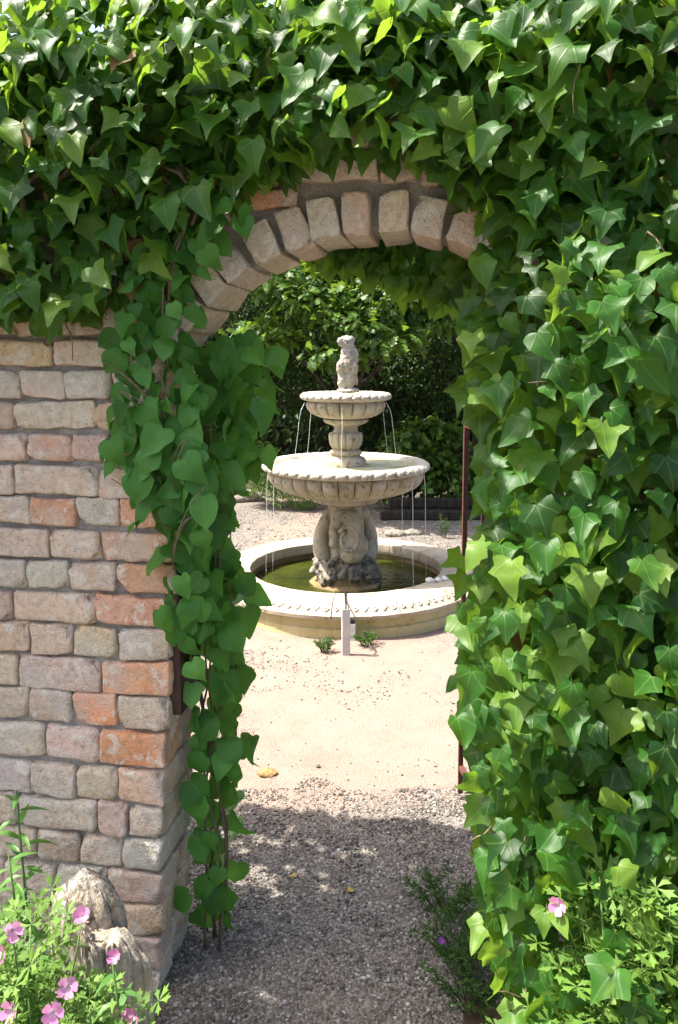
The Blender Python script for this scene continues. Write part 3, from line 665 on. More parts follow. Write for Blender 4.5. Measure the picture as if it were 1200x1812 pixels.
def ivy(name, label, P, dfun, seed, nmain, nfill, extra=None, jamb=False):
    r = random.Random(seed); root = empty(name, W(1.3 if jamb else -.7, 0, .05)); tag(root, label, 'ivy')
    main = []; fill = []; dry = []
    pts = sample(P, nmain, .029, seed); cand = []
    for i, (u, z) in enumerate(pts):
        off = -.05 + .16 * r.random() ** 1.6; d = dfun(u, z) + off
        if jamb and u < .98: d -= r.random() * .22 * min(1, (.98 - u) / .12)
        s = .084 * (.42 + .58 * r.random() ** .8)
        mx = fit_leaf(r, W(u, z, d) + Z * s * .4, N, s, 1.0, .38)
        seen = -.45 < u < 1.40 and z < 2.68
        cand.append((s + off * .6 + (1 if seen else 0), mx, r.random() < .004))
    cand.sort(key=lambda c: -c[0])
    for k, (q, mx, dr) in enumerate(cand):
        if dr: dry.append(mx)
        elif len(main) < 300: main.append(mx)
        else: fill.append(mx)
    ps = sample(P, nfill, .0, seed + 1)
    for (u, z) in ps:
        d = dfun(u, z) * r.uniform(-.05, .45) - .02
        if jamb and u < 1.15: d = dfun(u, z) * .6 - r.random() * .42 - .02
        if jamb and u < .90 and r.random() < .45: continue
        s = r.uniform(.045, .085)
        mx = fit_leaf(r, W(u, z, d) + Z * s * .3, N, s, .4, .6, .9)
        (dry if r.random() < .03 else fill).append(mx)
    if extra: fill += extra(r)
    place(T_IVY, 'leaf', M['ivy'], main, root)
    inv = Matrix.Translation(-root.location)
    merged('foliage', T_IVY, [inv @ m for m in fill], M['ivy'], root)
    dd = dry[:90]
    place(T_IVY, 'dry_leaf', M['dry'], dd, root)
    # woody stems creeping over the wall
    sm = MB()
    xs = [p[0] for p in P]; zs = [p[1] for p in P]
    for k in range(26 if jamb else 20):
        u = r.uniform(max(min(xs), -1.0) + .1, max(xs) - .1); z = r.uniform(.05, .3) if jamb else r.uniform(1.9, 2.2); pp = []; rr = r.uniform(.003, .010)
        if jamb: u = r.uniform(.95, 1.8)
        for j in range(r.randint(8, 16)):
            if not inpoly(u, z, P) and j: break
            pp.append(W(u, z, (-.0 if not jamb or u > 1.15 else -.1) + r.uniform(.0, .05)) - root.location); u += r.gauss(0, .05); z += r.uniform(.05, .13) * (1 if jamb else .5); 
        if len(pp) > 2: sm.tube(pp, [rr * (1 - .6 * j / len(pp)) for j in range(len(pp))], 5)
    for k in range(26):     # young bare shoots and stalks in front
        u, z = r.choice(pts); d = dfun(u, z) + .01; pp = []; dirv = U * r.gauss(0, .6) + Z * r.uniform(-1, .4) + N * .25
        p = W(u, z, d)
        for j in range(6): pp.append(p - root.location); p = p + dirv.normalized() * .022; dirv += rv(r, .35)
        sm.tube(pp, [.0022 - .0002 * j for j in range(6)], 4)
    sm.build('stem', M['stem'], root)['kind'] = 'stuff'
    return root
def top_extra(r):
    out = []
    for k in range(5200):      # the crown lying over the top of the wall and falling down its rear side
        u = r.uniform(-2.2, 2.0); t = r.random()
        d = .12 - .86 * r.random() ** .9; z = 2.44 + (.24 if u > 0 else .13) * math.sin(min(1, max(0, (.15 - d) / 1.0)) * math.pi) * r.uniform(.3, 1) + .06 * fbm((u * 2.5, d * 3, 5))
        if d < -.30 and r.random() < .5: z = r.uniform(2.15, 2.5)
        if u < -1.0 and r.random() < .4: continue
        s = r.uniform(.055, .095)
        o = N if d > -.25 else -N
        out.append(frame(W(u, z, d), (U * r.gauss(0, .7) + N * r.gauss(0, .6) - Z * .4), Z * 1.0 + o * .3 + rv(r, .5), s))
    for k in range(260):       # strands hanging behind the arch
        u = r.uniform(.40, 1.15); z = r.uniform(1.80 + .24 * (1 - (u - .4) / .75), 2.12); s = r.uniform(.05, .085)
        out.append(fit_leaf(r, W(u, z, -.28 - .10 * r.random()), -N, s, .3, .4))
    return out
ivy('ivy', 'glossy dark green ivy spilling over the top of the wall above the arch', TOP, top_d, 31, 2900, 4400, top_extra)
ivy('ivy', 'thick lobed ivy covering the right side of the gateway down to the ground', RIGHT, right_d, 57, 1800, 3800, None, True)

# ---- round-leaved climber on the left pier
CF = [(-.10, 1.50), (-.08, 1.59), (-.02, 1.67), (-.06, 1.74), (.0, 1.88), (.04, 2.0), (.16, 2.06), (.24, 2.05), (.17, 1.98), (.10, 1.92), (.15, 1.86), (.11, 1.8), (.17, 1.66), (.15, 1.55), (.20, 1.44), (.16, 1.36), (.10, 1.31), (.04, 1.35), (.02, 1.43), (-.05, 1.45)]
CO = [(.13, 1.78), (.20, 1.80), (.28, 1.78), (.32, 1.74), (.24, 1.68), (.29, 1.59), (.24, 1.51), (.27, 1.45), (.17, 1.37), (.13, 1.24), (.19, 1.12), (.19, .99), (.14, .89), (.20, .81), (.17, .68), (.21, .60), (.15, .40), (.14, .06), (.06, .04), (.075, .68), (.075, 1.09), (.04, 1.13), (.03, 1.33), (.07, 1.65)]
r = random.Random(91)
cl = empty('climbing_vine', W(.06, 0, -.22)); tag(cl, 'climbing vine with smooth heart shaped leaves hanging down the left pier of the arch', 'vine')
main = []
for (u, z) in sample(CF, 130, .030, 5):
    s = r.uniform(.042, .066) if z > 1.62 else r.uniform(.055, .082)
    main.append(fit_leaf(r, W(u, z + s * .4, .03 + r.random() * .10 + batter(z)), N, s, .4, .3, .55))
for (u, z) in sample(CO, 165, .036, 6):
    s = r.uniform(.056, .090)
    main.append(fit_leaf(r, W(u, z + s * .35, -.10 - r.random() * .20), N, s, .25, .35, .55))
for (u, z) in sample([(.0, 1.46), (.20, 1.46), (.17, 1.25), (.17, .95), (.06, .95)], 40, .034, 19):
    s = r.uniform(.055, .082); main.insert(0, fit_leaf(r, W(u, z + s * .4, -.10 + r.random() * .15), N, s, .4, .4, .6))
HA = [(.0, 1.72), (.02, 2.0), (.10, 2.12), (.24, 2.14), (.32, 2.08), (.24, 2.0), (.15, 1.9), (.11, 1.75)]
for (u, z) in sample(HA, 46, .036, 15):
    s = r.uniform(.036, .062); main.insert(0, fit_leaf(r, W(u, z + s * .4, .02 + r.random() * .07), N, s, .4, .4, .7))
place(T_HEART, 'leaf', M['climber'], main[:300], cl)
fill = []
for (u, z) in sample(CO, 60, .03, 8):
    s = r.uniform(.07, .11); fill.append(fit_leaf(r, W(u, z + s * .3, -.26 - r.random() * .14), N, s, .2, .6, .9))
for (u, z) in sample(CF, 30, .03, 9):
    s = r.uniform(.05, .08); fill.append(fit_leaf(r, W(u, z + s * .3, .02 + batter(z)), N, s, .2, .6, .9))
inv = Matrix.Translation(-cl.location); merged('foliage', T_HEART, [inv @ m for m in fill], M['climber'], cl)
sm = MB()
for k in range(7):
    pp = []; u = .09 + .03 * r.random(); z = 0.0
    while z < r.uniform(1.5, 2.0):
        pp.append(W(u + .03 * math.sin(z * 5 + k), z, -.22 + .05 * math.sin(z * 4 + 2 * k)) - cl.location); z += .09; u = max(.06, min(.14, u + r.uniform(-.015, .013)))
    sm.tube(pp, [.0035 * (1 - .7 * j / len(pp)) + .001 for j in range(len(pp))], 5)
for k in range(14):
    u, z = r.choice(CF); p = W(.08, z - r.uniform(.10, .25), 0.0); q = W(u, z, .07); mid = (p + q) / 2 + Z * .05 + N * .04; pp = []
    for t_ in range(9):
        t = t_ / 8; pp.append(p * (1 - t) ** 2 + mid * 2 * t * (1 - t) + q * t * t - cl.location)
    sm.tube(pp, [.0028 - .0002 * t_ for t_ in range(9)], 5)
sm.build('stem', M['stem'], cl)['kind'] = 'stuff'

# ================================================================== GATE AND LATCH BOARD
ga, gb = Vector((.600, 2.12, 0)), Vector((.482, 2.93, 0))
gate = empty('iron_gate', ga); tag(gate, 'rusty red brown iron gate standing open behind the right hand ivy', 'gate')
gd = (gb - ga).normalized(); gyaw = math.atan2(gd.y, gd.x)
def gpart(name, a, b, wd, th, mat='rust'):
    mb = MB(); mb.bar(Vector(a) - ga, Vector(b) - ga, wd, th); o = mb.build(name, M[mat], gate, smooth=False)
    bv = o.modifiers.new('b', 'BEVEL'); bv.width = .002; bv.segments = 2; return o
gpart('stile', gb + Z * .03, gb + Z * 1.56, .019, .019); gpart('stile', ga + Z * .03, ga + Z * 1.56, .019, .019)
for z in (.14, .80, 1.50): gpart('rail', ga + Z * z + gd * .018, gb + Z * z - gd * .011, .02, .02)
for k in range(1, 4): gpart('bar', ga.lerp(gb, k / 4) + Z * .155, ga.lerp(gb, k / 4) + Z * 1.487, .010, .010)
board = MB(); a, b = W(.047, .775, -.150), W(.050, 1.40, -.150); q = Matrix.Rotation(-PHI, 3, 'Z')
board.box((a + b) / 2, .040, .170, .625, q); lb = board.build('latch_board', M['dark'], smooth=False); bv = lb.modifiers.new('b', 'BEVEL'); bv.width = .004; bv.segments = 2
tag(lb, 'dark brown painted board fixed to the passage side of the left brick pier', 'board')

# ================================================================== FOUNTAIN
FX, FY = .05, 5.70
ft = empty('fountain', (FX, FY, 0)); tag(ft, 'tiered pale stone fountain with two scalloped bowls standing in a round pool', 'fountain')
NS = 14
for k in range(NS):      # pool coping, one block after the other
    a0 = 2 * math.pi * (k + .28) / NS; a1 = a0 + 2 * math.pi / NS; gap = .0035
    prof = [(.715, .128), (.705, .150), (.712, .205), (.722, .212), (.90, .216), (.925, .210), (.995, .158), (1.008, .150), (1.006, .128), (.985, .122), (.93, .116)]
    mb = MB(); mb.lathe(prof, 16, lambda a, i, r_, z: (.0025 * fbm((a * 9, i, k)), .0020 * fbm((a * 9, i + 20, k))), a0 + gap, a1 - gap, close=True)
    c = mb.build('coping_stone', M['coping'], ft, auto=40)
    rl = MB(); nrel = 7    # carved band: little scrolls and dashes in relief
    for j in range(nrel):
        a = a0 + (a1 - a0) * (j + .5) / nrel; rr, zz = .962, .184
        pr = [(-.5, .0), (-.25, .5), (.1, .1), (.3, -.45), (.55, .15)] if j % 2 else [(-.45, .3), (-.1, .45), (.25, .1), (0, -.3), (-.2, -.1)]
        pts = []
        for du, dv in pr:
            rv_ = rr + dv * .035; zv = zz - dv * .026
            aa = a + du * .045
            pts.append((rv_ * math.cos(aa), rv_ * math.sin(aa), zv + .001))
        rl.tube(pts, [.003, .006, .006, .005, .003], 5)
    rl.build('carved_scroll', M['coping'], c)['kind'] = 'stuff'
pw = MB(); pw.lathe([(.985, -.05), (.975, .052), (.962, .060), (.962, .118), (.93, .118)], 96); pw.build('pool_wall', M['poolwall'], ft, auto=40)
pi_ = MB(); pi_.lathe([(.74, .135), (.735, -.05), (0.0, -.05)], 96); pi_.build('pool_lining', M['plinth'], ft, auto=40)
pwm = MB(); rings = [(0.0, 0)] + [(.05 * i, 0) for i in range(1, 15)] + [(.738, 0)]; pwm.lathe([(r_, .078) for r_, _ in rings], 72); pwm.build('pool_water', M['water'], ft)
pl = MB(); pl.lathe([(.285, -.04), (.275, .085), (.262, .10), (.225, .105), (.215, .165), (.0, .17)], 10, lambda a, i, r_, z: (.012 * fbm((a * 3, z * 9, 2)), 0)); pl.build('plinth', M['plinth'], ft, smooth=False)
def blob(name, parts, mat, parent, voxel=.008, disp=.012, dscale=.05, smooth=2, loc=(0, 0, 0)):
    bm = bmesh.new()
    for (c, rad, rot) in parts:
        mx = Matrix.Translation(c) @ Matrix.Rotation(rot[0], 4, 'X') @ Matrix.Rotation(rot[1], 4, 'Y') @ Matrix.Rotation(rot[2], 4, 'Z') @ Matrix.Diagonal((*rad, 1))
        bmesh.ops.create_icosphere(bm, subdivisions=3, radius=1.0, matrix=mx)
    me = bpy.data.meshes.new(name); bm.to_mesh(me); bm.free()
    tmp = bpy.data.objects.new('tmp', me); C.objects.link(tmp)
    rm = tmp.modifiers.new('r', 'REMESH'); rm.mode = 'VOXEL'; rm.voxel_size = voxel
    sm_ = tmp.modifiers.new('s', 'SMOOTH'); sm_.iterations = smooth; sm_.factor = .5
    dg = bpy.context.evaluated_depsgraph_get(); m2 = bpy.data.meshes.new_from_object(tmp.evaluated_get(dg))
    bpy.data.objects.remove(tmp)
    co = np.empty(len(m2.vertices) * 3, dtype=np.float32); m2.vertices.foreach_get('co', co); no = np.empty_like(co); m2.vertices.foreach_get('normal', no)
    co = co.reshape(-1, 3); no = no.reshape(-1, 3)
    if disp:
        for i in range(len(co)):
            p = Vector(co[i]); co[i] += no[i] * disp * (noise.fractal(p / dscale, .6, 2.1, 3))
    m2.vertices.foreach_set('co', co.ravel()); m2.update(); m2.polygons.foreach_set('use_smooth', [True] * len(m2.polygons)); m2.name = name
    m2.materials.clear()
    return link(name, m2, mat, parent, loc)
rp = []
rr = random.Random(3)
for k in range(34):
    a = rr.uniform(0, 6.28); rad = rr.uniform(.12, .225); rp.append(((rad * math.cos(a), rad * math.sin(a), rr.uniform(.15, .27) - (rad - .12) * .35), (rr.uniform(.045, .085), rr.uniform(.045, .08), rr.uniform(.03, .055)), (rr.uniform(0, 3), rr.uniform(0, 3), rr.uniform(0, 3))))
rp.append(((0, 0, .2), (.22, .22, .10), (0, 0, 0)))
blob('carved_rocks', rp, M['rocks'], ft, .010, .026, .045, 0)
cm = MB(); cm.lathe([(.13, .20), (.135, .30), (.14, .42), (.135, .55), (.128, .625), (.123, .640), (.135, .650), (.135, .665), (.126, .672)], 48); cm.build('pedestal_core', M['stone'], ft)
# curled fish tails wrapped round the pedestal
def tail(ang, curl):
    ca, sa = math.cos(ang), math.sin(ang); mb = MB(); pts = []; rad = []
    for i in range(15):
        t = i / 14; z = .24 + .385 * t; rr_ = .135 + .068 * math.sin(t * math.pi * .94 + .10) - .04 * t
        sw = .05 * math.sin(t * 3.0)
        pts.append((rr_ * ca - sw * sa, rr_ * sa + sw * ca, z)); rad.append(.070 * (1 - .48 * t) * (1 + .05 * math.sin(t * 9)))
    mb.tube(pts, rad, 14, True, 1.15)
    o = mb.build('fish_tail', M['stone'], ft); return o
for a_ in (R(178), R(2), R(52), R(128)): tail(a_, 0)
bp = [((.035, -.150, .50), (.085, .07, .13), (0, .25, 0)), ((.060, -.165, .40), (.105, .085, .11), (0, .1, 0)), ((.045, -.17, .33), (.085, .08, .07), (0, 0, 0)), ((.0, -.12, .60), (.10, .07, .06), (0, 0, 0)),
      ((-.085, -.155, .47), (.040, .06, .10), (0, -.15, 0)), ((-.088, -.19, .42), (.038, .045, .045), (0, 0, 0)), ((-.06, -.14, .56), (.05, .06, .07), (0, 0, 0))]
blob('fish_body', bp, M['stone'], ft, .009, .004, .08, 4)
fr = MB(); pts = []
for i in range(25):
    t = i / 24; a = R(150) - R(400) * t; q = 1 - .34 * t; pts.append((.016 + .074 * q * math.cos(a), -.236 + .030 * math.sin(a) - .008 * t, .455 + .094 * q * math.sin(a)))
fr.tube(pts, [.016 * (1 - .5 * i / 24) for i in range(25)], 8); fr.build('curled_fin', M['stone'], ft)
# lower bowl
def lobes(n, amp, lo, hi):
    def f(a, i, r_, z):
        if lo <= i <= hi:
            s = abs(math.sin(a * n / 2)); wgt = math.sin(math.pi * (i - lo + .6) / (hi - lo + 1.2))
            return (amp * (s ** .38 - 1) * wgt, 0)
        return (0, 0)
    return f
lb_ = MB(); lb_.lathe([(.126, .668), (.165, .684), (.205, .694), (.245, .702), (.250, .716), (.247, .734), (.262, .740), (.34, .752), (.41, .768), (.47, .788), (.52, .812), (.553, .840), (.571, .868), (.577, .893), (.572, .914), (.560, .930), (.585, .940)], 30 * 16, lobes(30, .060, 8, 15)); lb_.build('lower_bowl', M['stone'], ft, auto=50)
def rope(n, amp, lo, hi, slant):
    def f(a, i, r_, z):
        if lo <= i <= hi:
            x = (a * n / (2 * math.pi) + slant * (i - lo) + .3 * fbm((math.floor(a * n / 6.2832), 1, n))) % 1
            d = -amp * math.exp(-((x - .5) / .10) ** 2) + .004 * fbm((a * 14, i * .7, n))
            return (d, -abs(d) * .5 if i == lo else 0)
        return (0, 0)
    return f
lr = MB(); lr.lathe([(.50, .955), (.525, .985), (.545, .996), (.575, .996), (.600, .990), (.616, .976), (.620, .960), (.612, .946), (.592, .936), (.55, .93)], 480, rope(44, .017, 3, 7, .16)); lr.build('lower_bowl_rim', M['rim'], ft, auto=60)
lw = MB(); lw.lathe([(0, .962), (.2, .962), (.40, .963), (.505, .965)], 64); lw.build('bowl_water', M['algae'], ft)
film = MB(); film.lathe([(0, .970), (.3, .970), (.515, .970)], 64)
# baluster
ba = MB(); ba.lathe([(.150, .955), (.152, 1.000), (.140, 1.020), (.112, 1.030), (.104, 1.040), (.118, 1.052), (.120, 1.066), (.105, 1.078), (.092, 1.086), (.104, 1.096), (.118, 1.120), (.125, 1.150), (.127, 1.185), (.120, 1.204), (.094, 1.212), (.086, 1.235), (.092, 1.255), (.118, 1.266), (.150, 1.278), (.166, 1.292), (.166, 1.306), (.150, 1.312)], 14 * 10,
    lambda a, i, r_, z: ((-.012 * math.exp(-((((a * 14 / (2 * math.pi)) % 1) - .5) / .07) ** 2)) if 9 <= i <= 13 else 0, 0)); ba.build('baluster', M['stone'], ft, auto=50)
ub = MB(); ub.lathe([(.150, 1.312), (.195, 1.322), (.235, 1.338), (.265, 1.358), (.285, 1.382), (.294, 1.405), (.292, 1.425), (.280, 1.440), (.30, 1.446)], 18 * 14, lobes(18, .044, 2, 7)); ub.build('upper_bowl', M['stone'], ft, auto=50)
ur = MB(); ur.lathe([(.255, 1.475), (.275, 1.497), (.295, 1.503), (.318, 1.498), (.333, 1.484), (.336, 1.470), (.328, 1.456), (.305, 1.446), (.28, 1.444)], 360, rope(30, .014, 2, 6, .18)); ur.build('upper_bowl_rim', M['rim'], ft, auto=60)
uw = MB(); uw.lathe([(0, 1.487), (.15, 1.487), (.265, 1.488)], 48); uw.build('bowl_water', M['algae'], ft)
# seated figure on top
X6 = .000689
def s6(x, y): return ((x - 552) * X6, 1.507 + (725 - y) * X6)
fp = []
def el(x, y, rx, ry, dy=0, rd=None, rot=0):
    cx, cz = s6(x, y); fp.append(((cx, dy, cz), (rx * X6, (rd or rx) * X6, ry * X6), (0, rot, 0)))
el(580, 712, 125, 24); el(525, 610, 62, 120, -.015); el(590, 600, 55, 110, -.02); el(640, 570, 34, 95, .0, None, -.25); el(568, 505, 112, 75, .01, 85)
el(562, 440, 92, 95, .0); el(580, 370, 84, 90, .0); el(575, 305, 76, 66, .0); el(640, 350, 46, 100, .015); el(505, 460, 52, 80, -.03, None, .2); el(640, 470, 42, 70, -.03)
el(550, 200, 80, 66, -.005, 70); el(492, 195, 36, 36, -.03); el(600, 178, 46, 44, .0); el(575, 240, 60, 50, -.012)
blob('figure', fp, M['figure'], ft, .005, .007, .022, 4, (.0, .0, 0))
# falling water
def stream(a, r0, z0, r1, z1, thick):
    mb = MB(); pts = []
    for i in range(9):
        t = i / 8; rr_ = r0 + (r1 - r0) * math.sqrt(t); pts.append((rr_ * math.cos(a) + .002 * math.sin(9 * t + a), rr_ * math.sin(a), z0 + (z1 - z0) * t))
    mb.tube(pts, [thick * (1 - .35 * i / 8) for i in range(9)], 6); mb.build('water_stream', M['stream'], ft)
for a in (R(188), R(141), R(32), R(-12), R(-95)): stream(a, .300, 1.432, .36 + (.02 if a else 0), .968, .0022)
for a in (R(-38), R(-8), R(160), R(178), R(40)): stream(a, .575, .935, .60, .078, .0021)

# things by the pool
pp_ = empty('cable_pipe', (.040, 4.44, 0)); tag(pp_, 'short grey plastic cable duct standing upright before the pool wall', 'pipe')
mb = MB(); prof = [(-.026, .014), (-.026, -.012), (-.020, -.018), (.020, -.018), (.026, -.012), (.026, .014), (.022, .014), (.022, -.010), (.017, -.0145), (-.017, -.0145), (-.022, -.010), (-.022, .014)]
n_ = len(prof); mb.add([(x, y, z) for z in (-.02, .285) for x, y in prof], [(i, (i + 1) % n_, (i + 1) % n_ + n_, i + n_) for i in range(n_)] + [tuple(range(n_, 2 * n_))]); mb.build('duct', M['grey'], pp_, smooth=False)
mb = MB(); mb.tube([(0, 0, .0), (0, 0, .27), (0, .05, .31), (0, .20, .26), (.0, .33, .232), (0, .45, .228), (0, .56, .226), (0, .60, .15), (0, .68, .07)], .006, 8); mb.build('cable', M['black'], pp_)
sb = empty('socket_box', (.078, 4.690, 0)); tag(sb, 'small white socket box on the pool wall right of the cable duct', 'socket box')
mb = MB(); mb.box((0, 0, .055), .05, .03, .11); o = mb.build('housing', M['white'], sb, smooth=False); bv = o.modifiers.new('b', 'BEVEL'); bv.width = .004
mb = MB(); mb.box((0, 0, .124), .04, .028, .022); mb.build('lid', M['black'], sb, smooth=False)
wsl = ('left', 'middle', 'right')
for k, (x, y, s) in enumerate(((.625, 5.235, .030), (.685, 5.25, .024), (.735, 5.28, .026))):
    o = blob('white_stone', [((0, 0, 0), (s, s * .8, s * .75), (0, 0, k)), ((s * .5, 0, -.004), (s * .6, s * .6, s * .5), (0, 0, 0))], M['pale'], None, .006, .004, .03, 2, (x, y, .225))
    tag(o, ('leftmost', 'middle', 'rightmost')[k] + ' of three small white stones on the pool edge by the ivy', 'stone', 'white stones on the pool edge')
for k, (x, y, sx, mt, lab) in enumerate(((-.298, 3.113, .045, 'ochre', 'flat ochre stone lying at the shadow edge on the path'), (.56, 7.56, .11, 'fieldstone', 'pale flat stone on the gravel behind the pool'), (.75, 7.62, .10, 'fieldstone', 'small pale stone right of the flat one behind the pool'), (-1.12, 9.5, .22, 'fieldstone', 'grey field stone beside the path behind the left vine'))):
    o = blob('stone', [((0, 0, sx * .2), (sx, sx * .7, sx * .35), (0, 0, .3 * k)), ((sx * .3, 0, sx * .15), (sx * .7, sx * .6, sx * .3), (0, .2, 0))], M[mt], None, sx * .12, sx * .15, sx * .6, 1, (x, y, 0)); tag(o, lab, 'stone')
for k, (x, y, a, lab) in enumerate(((.032, 2.388, .4, 'yellow fallen leaf in the middle of the shaded path'), (-.153, 2.458, 2.0, 'ochre fallen leaf left of the path centre'))):
    o = link('fallen_leaf', tpl_mesh(T_HEART, 'fallen_leaf', M['yellow'])[k]); o.matrix_basis = frame((x, y, gz(x, y) + .010), (math.cos(a), math.sin(a), 0), (.1, .1, 1), .022); tag(o, lab, 'leaf')

# ================================================================== STUMP
stp = empty('tree_stump', (-.572, 1.735, 0)); tag(stp, 'weathered split wooden stump at the foot of the left brick pier', 'stump')
def log(name, cx, cy, rad, hfun, seed, squash=(1, 1)):
    """weathered trunk: cracked sides and a slanted, jagged broken top"""
    mb = MB(); n_ = 110; m_ = 34; cap = 9; v = []
    def pt(a, q, z): return (cx + q * math.cos(a) * squash[0], cy + q * math.sin(a) * squash[1], z)
    def side(a, z):
        ca, sa = math.cos(a), math.sin(a)
        q = rad * (1.08 - .14 * z / .45) * (1 + .14 * fbm((ca * 1.1 + seed, sa * 1.1, z * 1.5)) + .03 * fbm((ca * 5, sa * 5 + seed, z * 2)))
        gro = noise.noise(Vector((ca * 5.5, sa * 5.5 + seed, z * .9))); return q - rad * .30 * max(0, .10 - abs(gro)) / .10
    def top(x, y): return hfun(x, y) + .012 * fbm((x * 14, y * 14, seed)) + .004 * fbm((x * 45, y * 45, seed + 3))
    for i in range(m_):
        t = i / (m_ - 1)
        for k in range(n_):
            a = 2 * math.pi * k / n_; h = top(rad * math.cos(a), rad * math.sin(a)); z = -.04 + (h + .04) * t; q = side(a, z) * (1 if t < .93 else 1 - .5 * (t - .93)); v.append(pt(a, q, z))
    for c in range(1, cap):
        f_ = 1 - c / cap
        for k in range(n_):
            a = 2 * math.pi * k / n_; q = side(a, .35) * .96 * f_; v.append(pt(a, q, top(q * math.cos(a), q * math.sin(a)) + .022 * (1 - f_ * f_)))
    R_ = m_ + cap - 1
    f = [(i * n_ + k, i * n_ + (k + 1) % n_, (i + 1) * n_ + (k + 1) % n_, (i + 1) * n_ + k) for i in range(R_ - 1) for k in range(n_)] + [tuple(range((R_ - 1) * n_, R_ * n_))]
    mb.add(v, f); return mb.build(name, M['stump'], stp)
log('trunk', -.040, .03, .088, lambda x, y: .425 + .065 * max(0, 1 - (x / .085) ** 2 - (y / .085) ** 2) - .15 * x, 4, (1, .8)); log('split_slab', .040, -.040, .082, lambda x, y: .385 - .50 * x + .015 * math.sin(x * 60) - .3 * min(0, y), 9, (1.05, .62))

# ================================================================== GARDEN PLANTS
def flower_mesh(mat, seed):
    r5 = random.Random(seed); V = []; F = []; UV = []; op = r5.uniform(.45, 1.1)
    for k in range(5):
        a = 2 * math.pi * k / 5 + r5.uniform(-.1, .1); b = len(V); ca, sa = math.cos(a), math.sin(a)
        for i, (y, wd) in enumerate(((0, .05), (.3, .22), (.62, .40), (.88, .40), (1.0, .22))):
            for s in (-1, 0, 1):
                z = op * y + .06 * (abs(s)) * math.sin(y * 3) + r5.uniform(-.025, .025); yy = y * (1 if s or i < 4 else .95)
                V.append((yy * ca - s * wd * sa, yy * sa + s * wd * ca, z)); UV.append((s * wd, y))
        F += [(b + i * 3 + j, b + i * 3 + j + 1, b + i * 3 + j + 4, b + i * 3 + j + 3) for i in range(4) for j in range(2)]
    me = mesh('flower', V, F, True, np.array(UV, dtype=np.float32)); me.materials.append(mat); return me
FM = [flower_mesh(M['petal'], i) for i in range(4)]; FV = flower_mesh(M['violet'], 9)
cmb = MB(); cmb.lathe([(0, .0), (.10, .02), (.12, .12), (.05, .22), (0, .24)], 8); CEN = mesh('flower_centre', cmb.v, cmb.f); CEN.materials.append(M['anther'])
def flower(parent, pos, size, nrm, me, k=0):
    o = link('flower', me, None, parent); o.matrix_basis = Matrix.Translation(-parent.location) @ frame(pos, Vector(nrm).orthogonal(), nrm, size * .8)
    c = link('flower_centre', CEN, None, o); return o
def geranium(name, label, base, tops, nleaf, seed, leafsize=(.035, .055), flowers=(), mat='geranium', stuff=0, spread=.10, lim=None):
    r5 = random.Random(seed); root = empty(name, base); tag(root, label, 'flower plant'); b = Vector(base); sm = MB(); mats = []
    for ti, tpt in enumerate(tops):
        tp = Vector(tpt); mid = (b + tp) / 2 + Vector((r5.uniform(-.04, .04), r5.uniform(-.04, .04), .05)); foot = b + Vector((r5.uniform(-.06, .06), r5.uniform(-.06, .06), 0))
        pts = [foot.lerp(mid, t) if t < 1 else mid for t in (0, .5, 1)] + [mid.lerp(tp, .5), tp]
        sm.tube([p - b for p in pts], [.0035, .003, .0028, .0022, .0016], 5)
    for i in range(nleaf + stuff):
        tp = Vector(r5.choice(tops)); t = 1 - r5.random() ** 1.5 * .85; base_p = b.lerp(tp, t)
        p = base_p + Vector((r5.gauss(0, spread), r5.gauss(0, spread * .8), r5.gauss(0, spread * .35) - .02))
        p.z = max(p.z, .05)
        if lim and p.x > lim[0] and p.z > lim[1]: p.z = lim[1] - r5.random() * .12
        dirv = Vector((p.x - base_p.x, p.y - base_p.y - .03, .01)); dirv = dirv.normalized() if dirv.length > 1e-4 else Vector((1, 0, 0))
        mats.append(frame(p, dirv + rv(r5, .3) + Z * .1, Z + Vector((0, -.45, 0)) + rv(r5, .38), r5.uniform(*leafsize)))
    place(T_PALM, 'leaf', M[mat], mats[:nleaf], root)
    if stuff: merged('foliage', T_PALM, [Matrix.Translation(-b) @ m for m in mats[nleaf:]], M[mat], root)
    for k, (pos, sz, nr) in enumerate(flowers):
        flower(root, pos, sz, nr, FM[k % 4]); p = Vector(pos); q = b.lerp(p, .55) + Vector((0, .02, .03))
        sm.tube([q - b, q.lerp(p, .6) - b + Vector((.005, 0, .01)), p - b], [.0022, .0018, .0014], 5)
    sm.build('stem', M['green'], root)['kind'] = 'stuff'; return root
geranium('cranesbill', 'pink flowered cranesbill with cut leaves in the lower left corner', (-.63, 1.38, .02),
    [(-.72, 1.45, .60), (-.64, 1.50, .58), (-.60, 1.38, .52), (-.66, 1.32, .54), (-.56, 1.42, .48), (-.74, 1.36, .56), (-.69, 1.56, .55), (-.64, 1.52, .50), (-.54, 1.36, .44), (-.60, 1.25, .50)], 290, 11, (.03, .052),
    [((-.653, 1.44, .615), .024, (.5, -.8, .4)), ((-.668, 1.43, .575), .026, (-.5, -.8, .3)), ((-.550, 1.55, .560), .022, (.1, -.7, .8)), ((-.545, 1.44, .495), .026, (.2, -.9, .4)), ((-.612, 1.345, .530), .024, (-.3, -.9, .4)), ((-.540, 1.345, .525), .026, (.3, -.9, .3)), ((-.535, 1.345, .490), .020, (.4, -.9, .0))], stuff=560, spread=.075, lim=(-.575, .45))
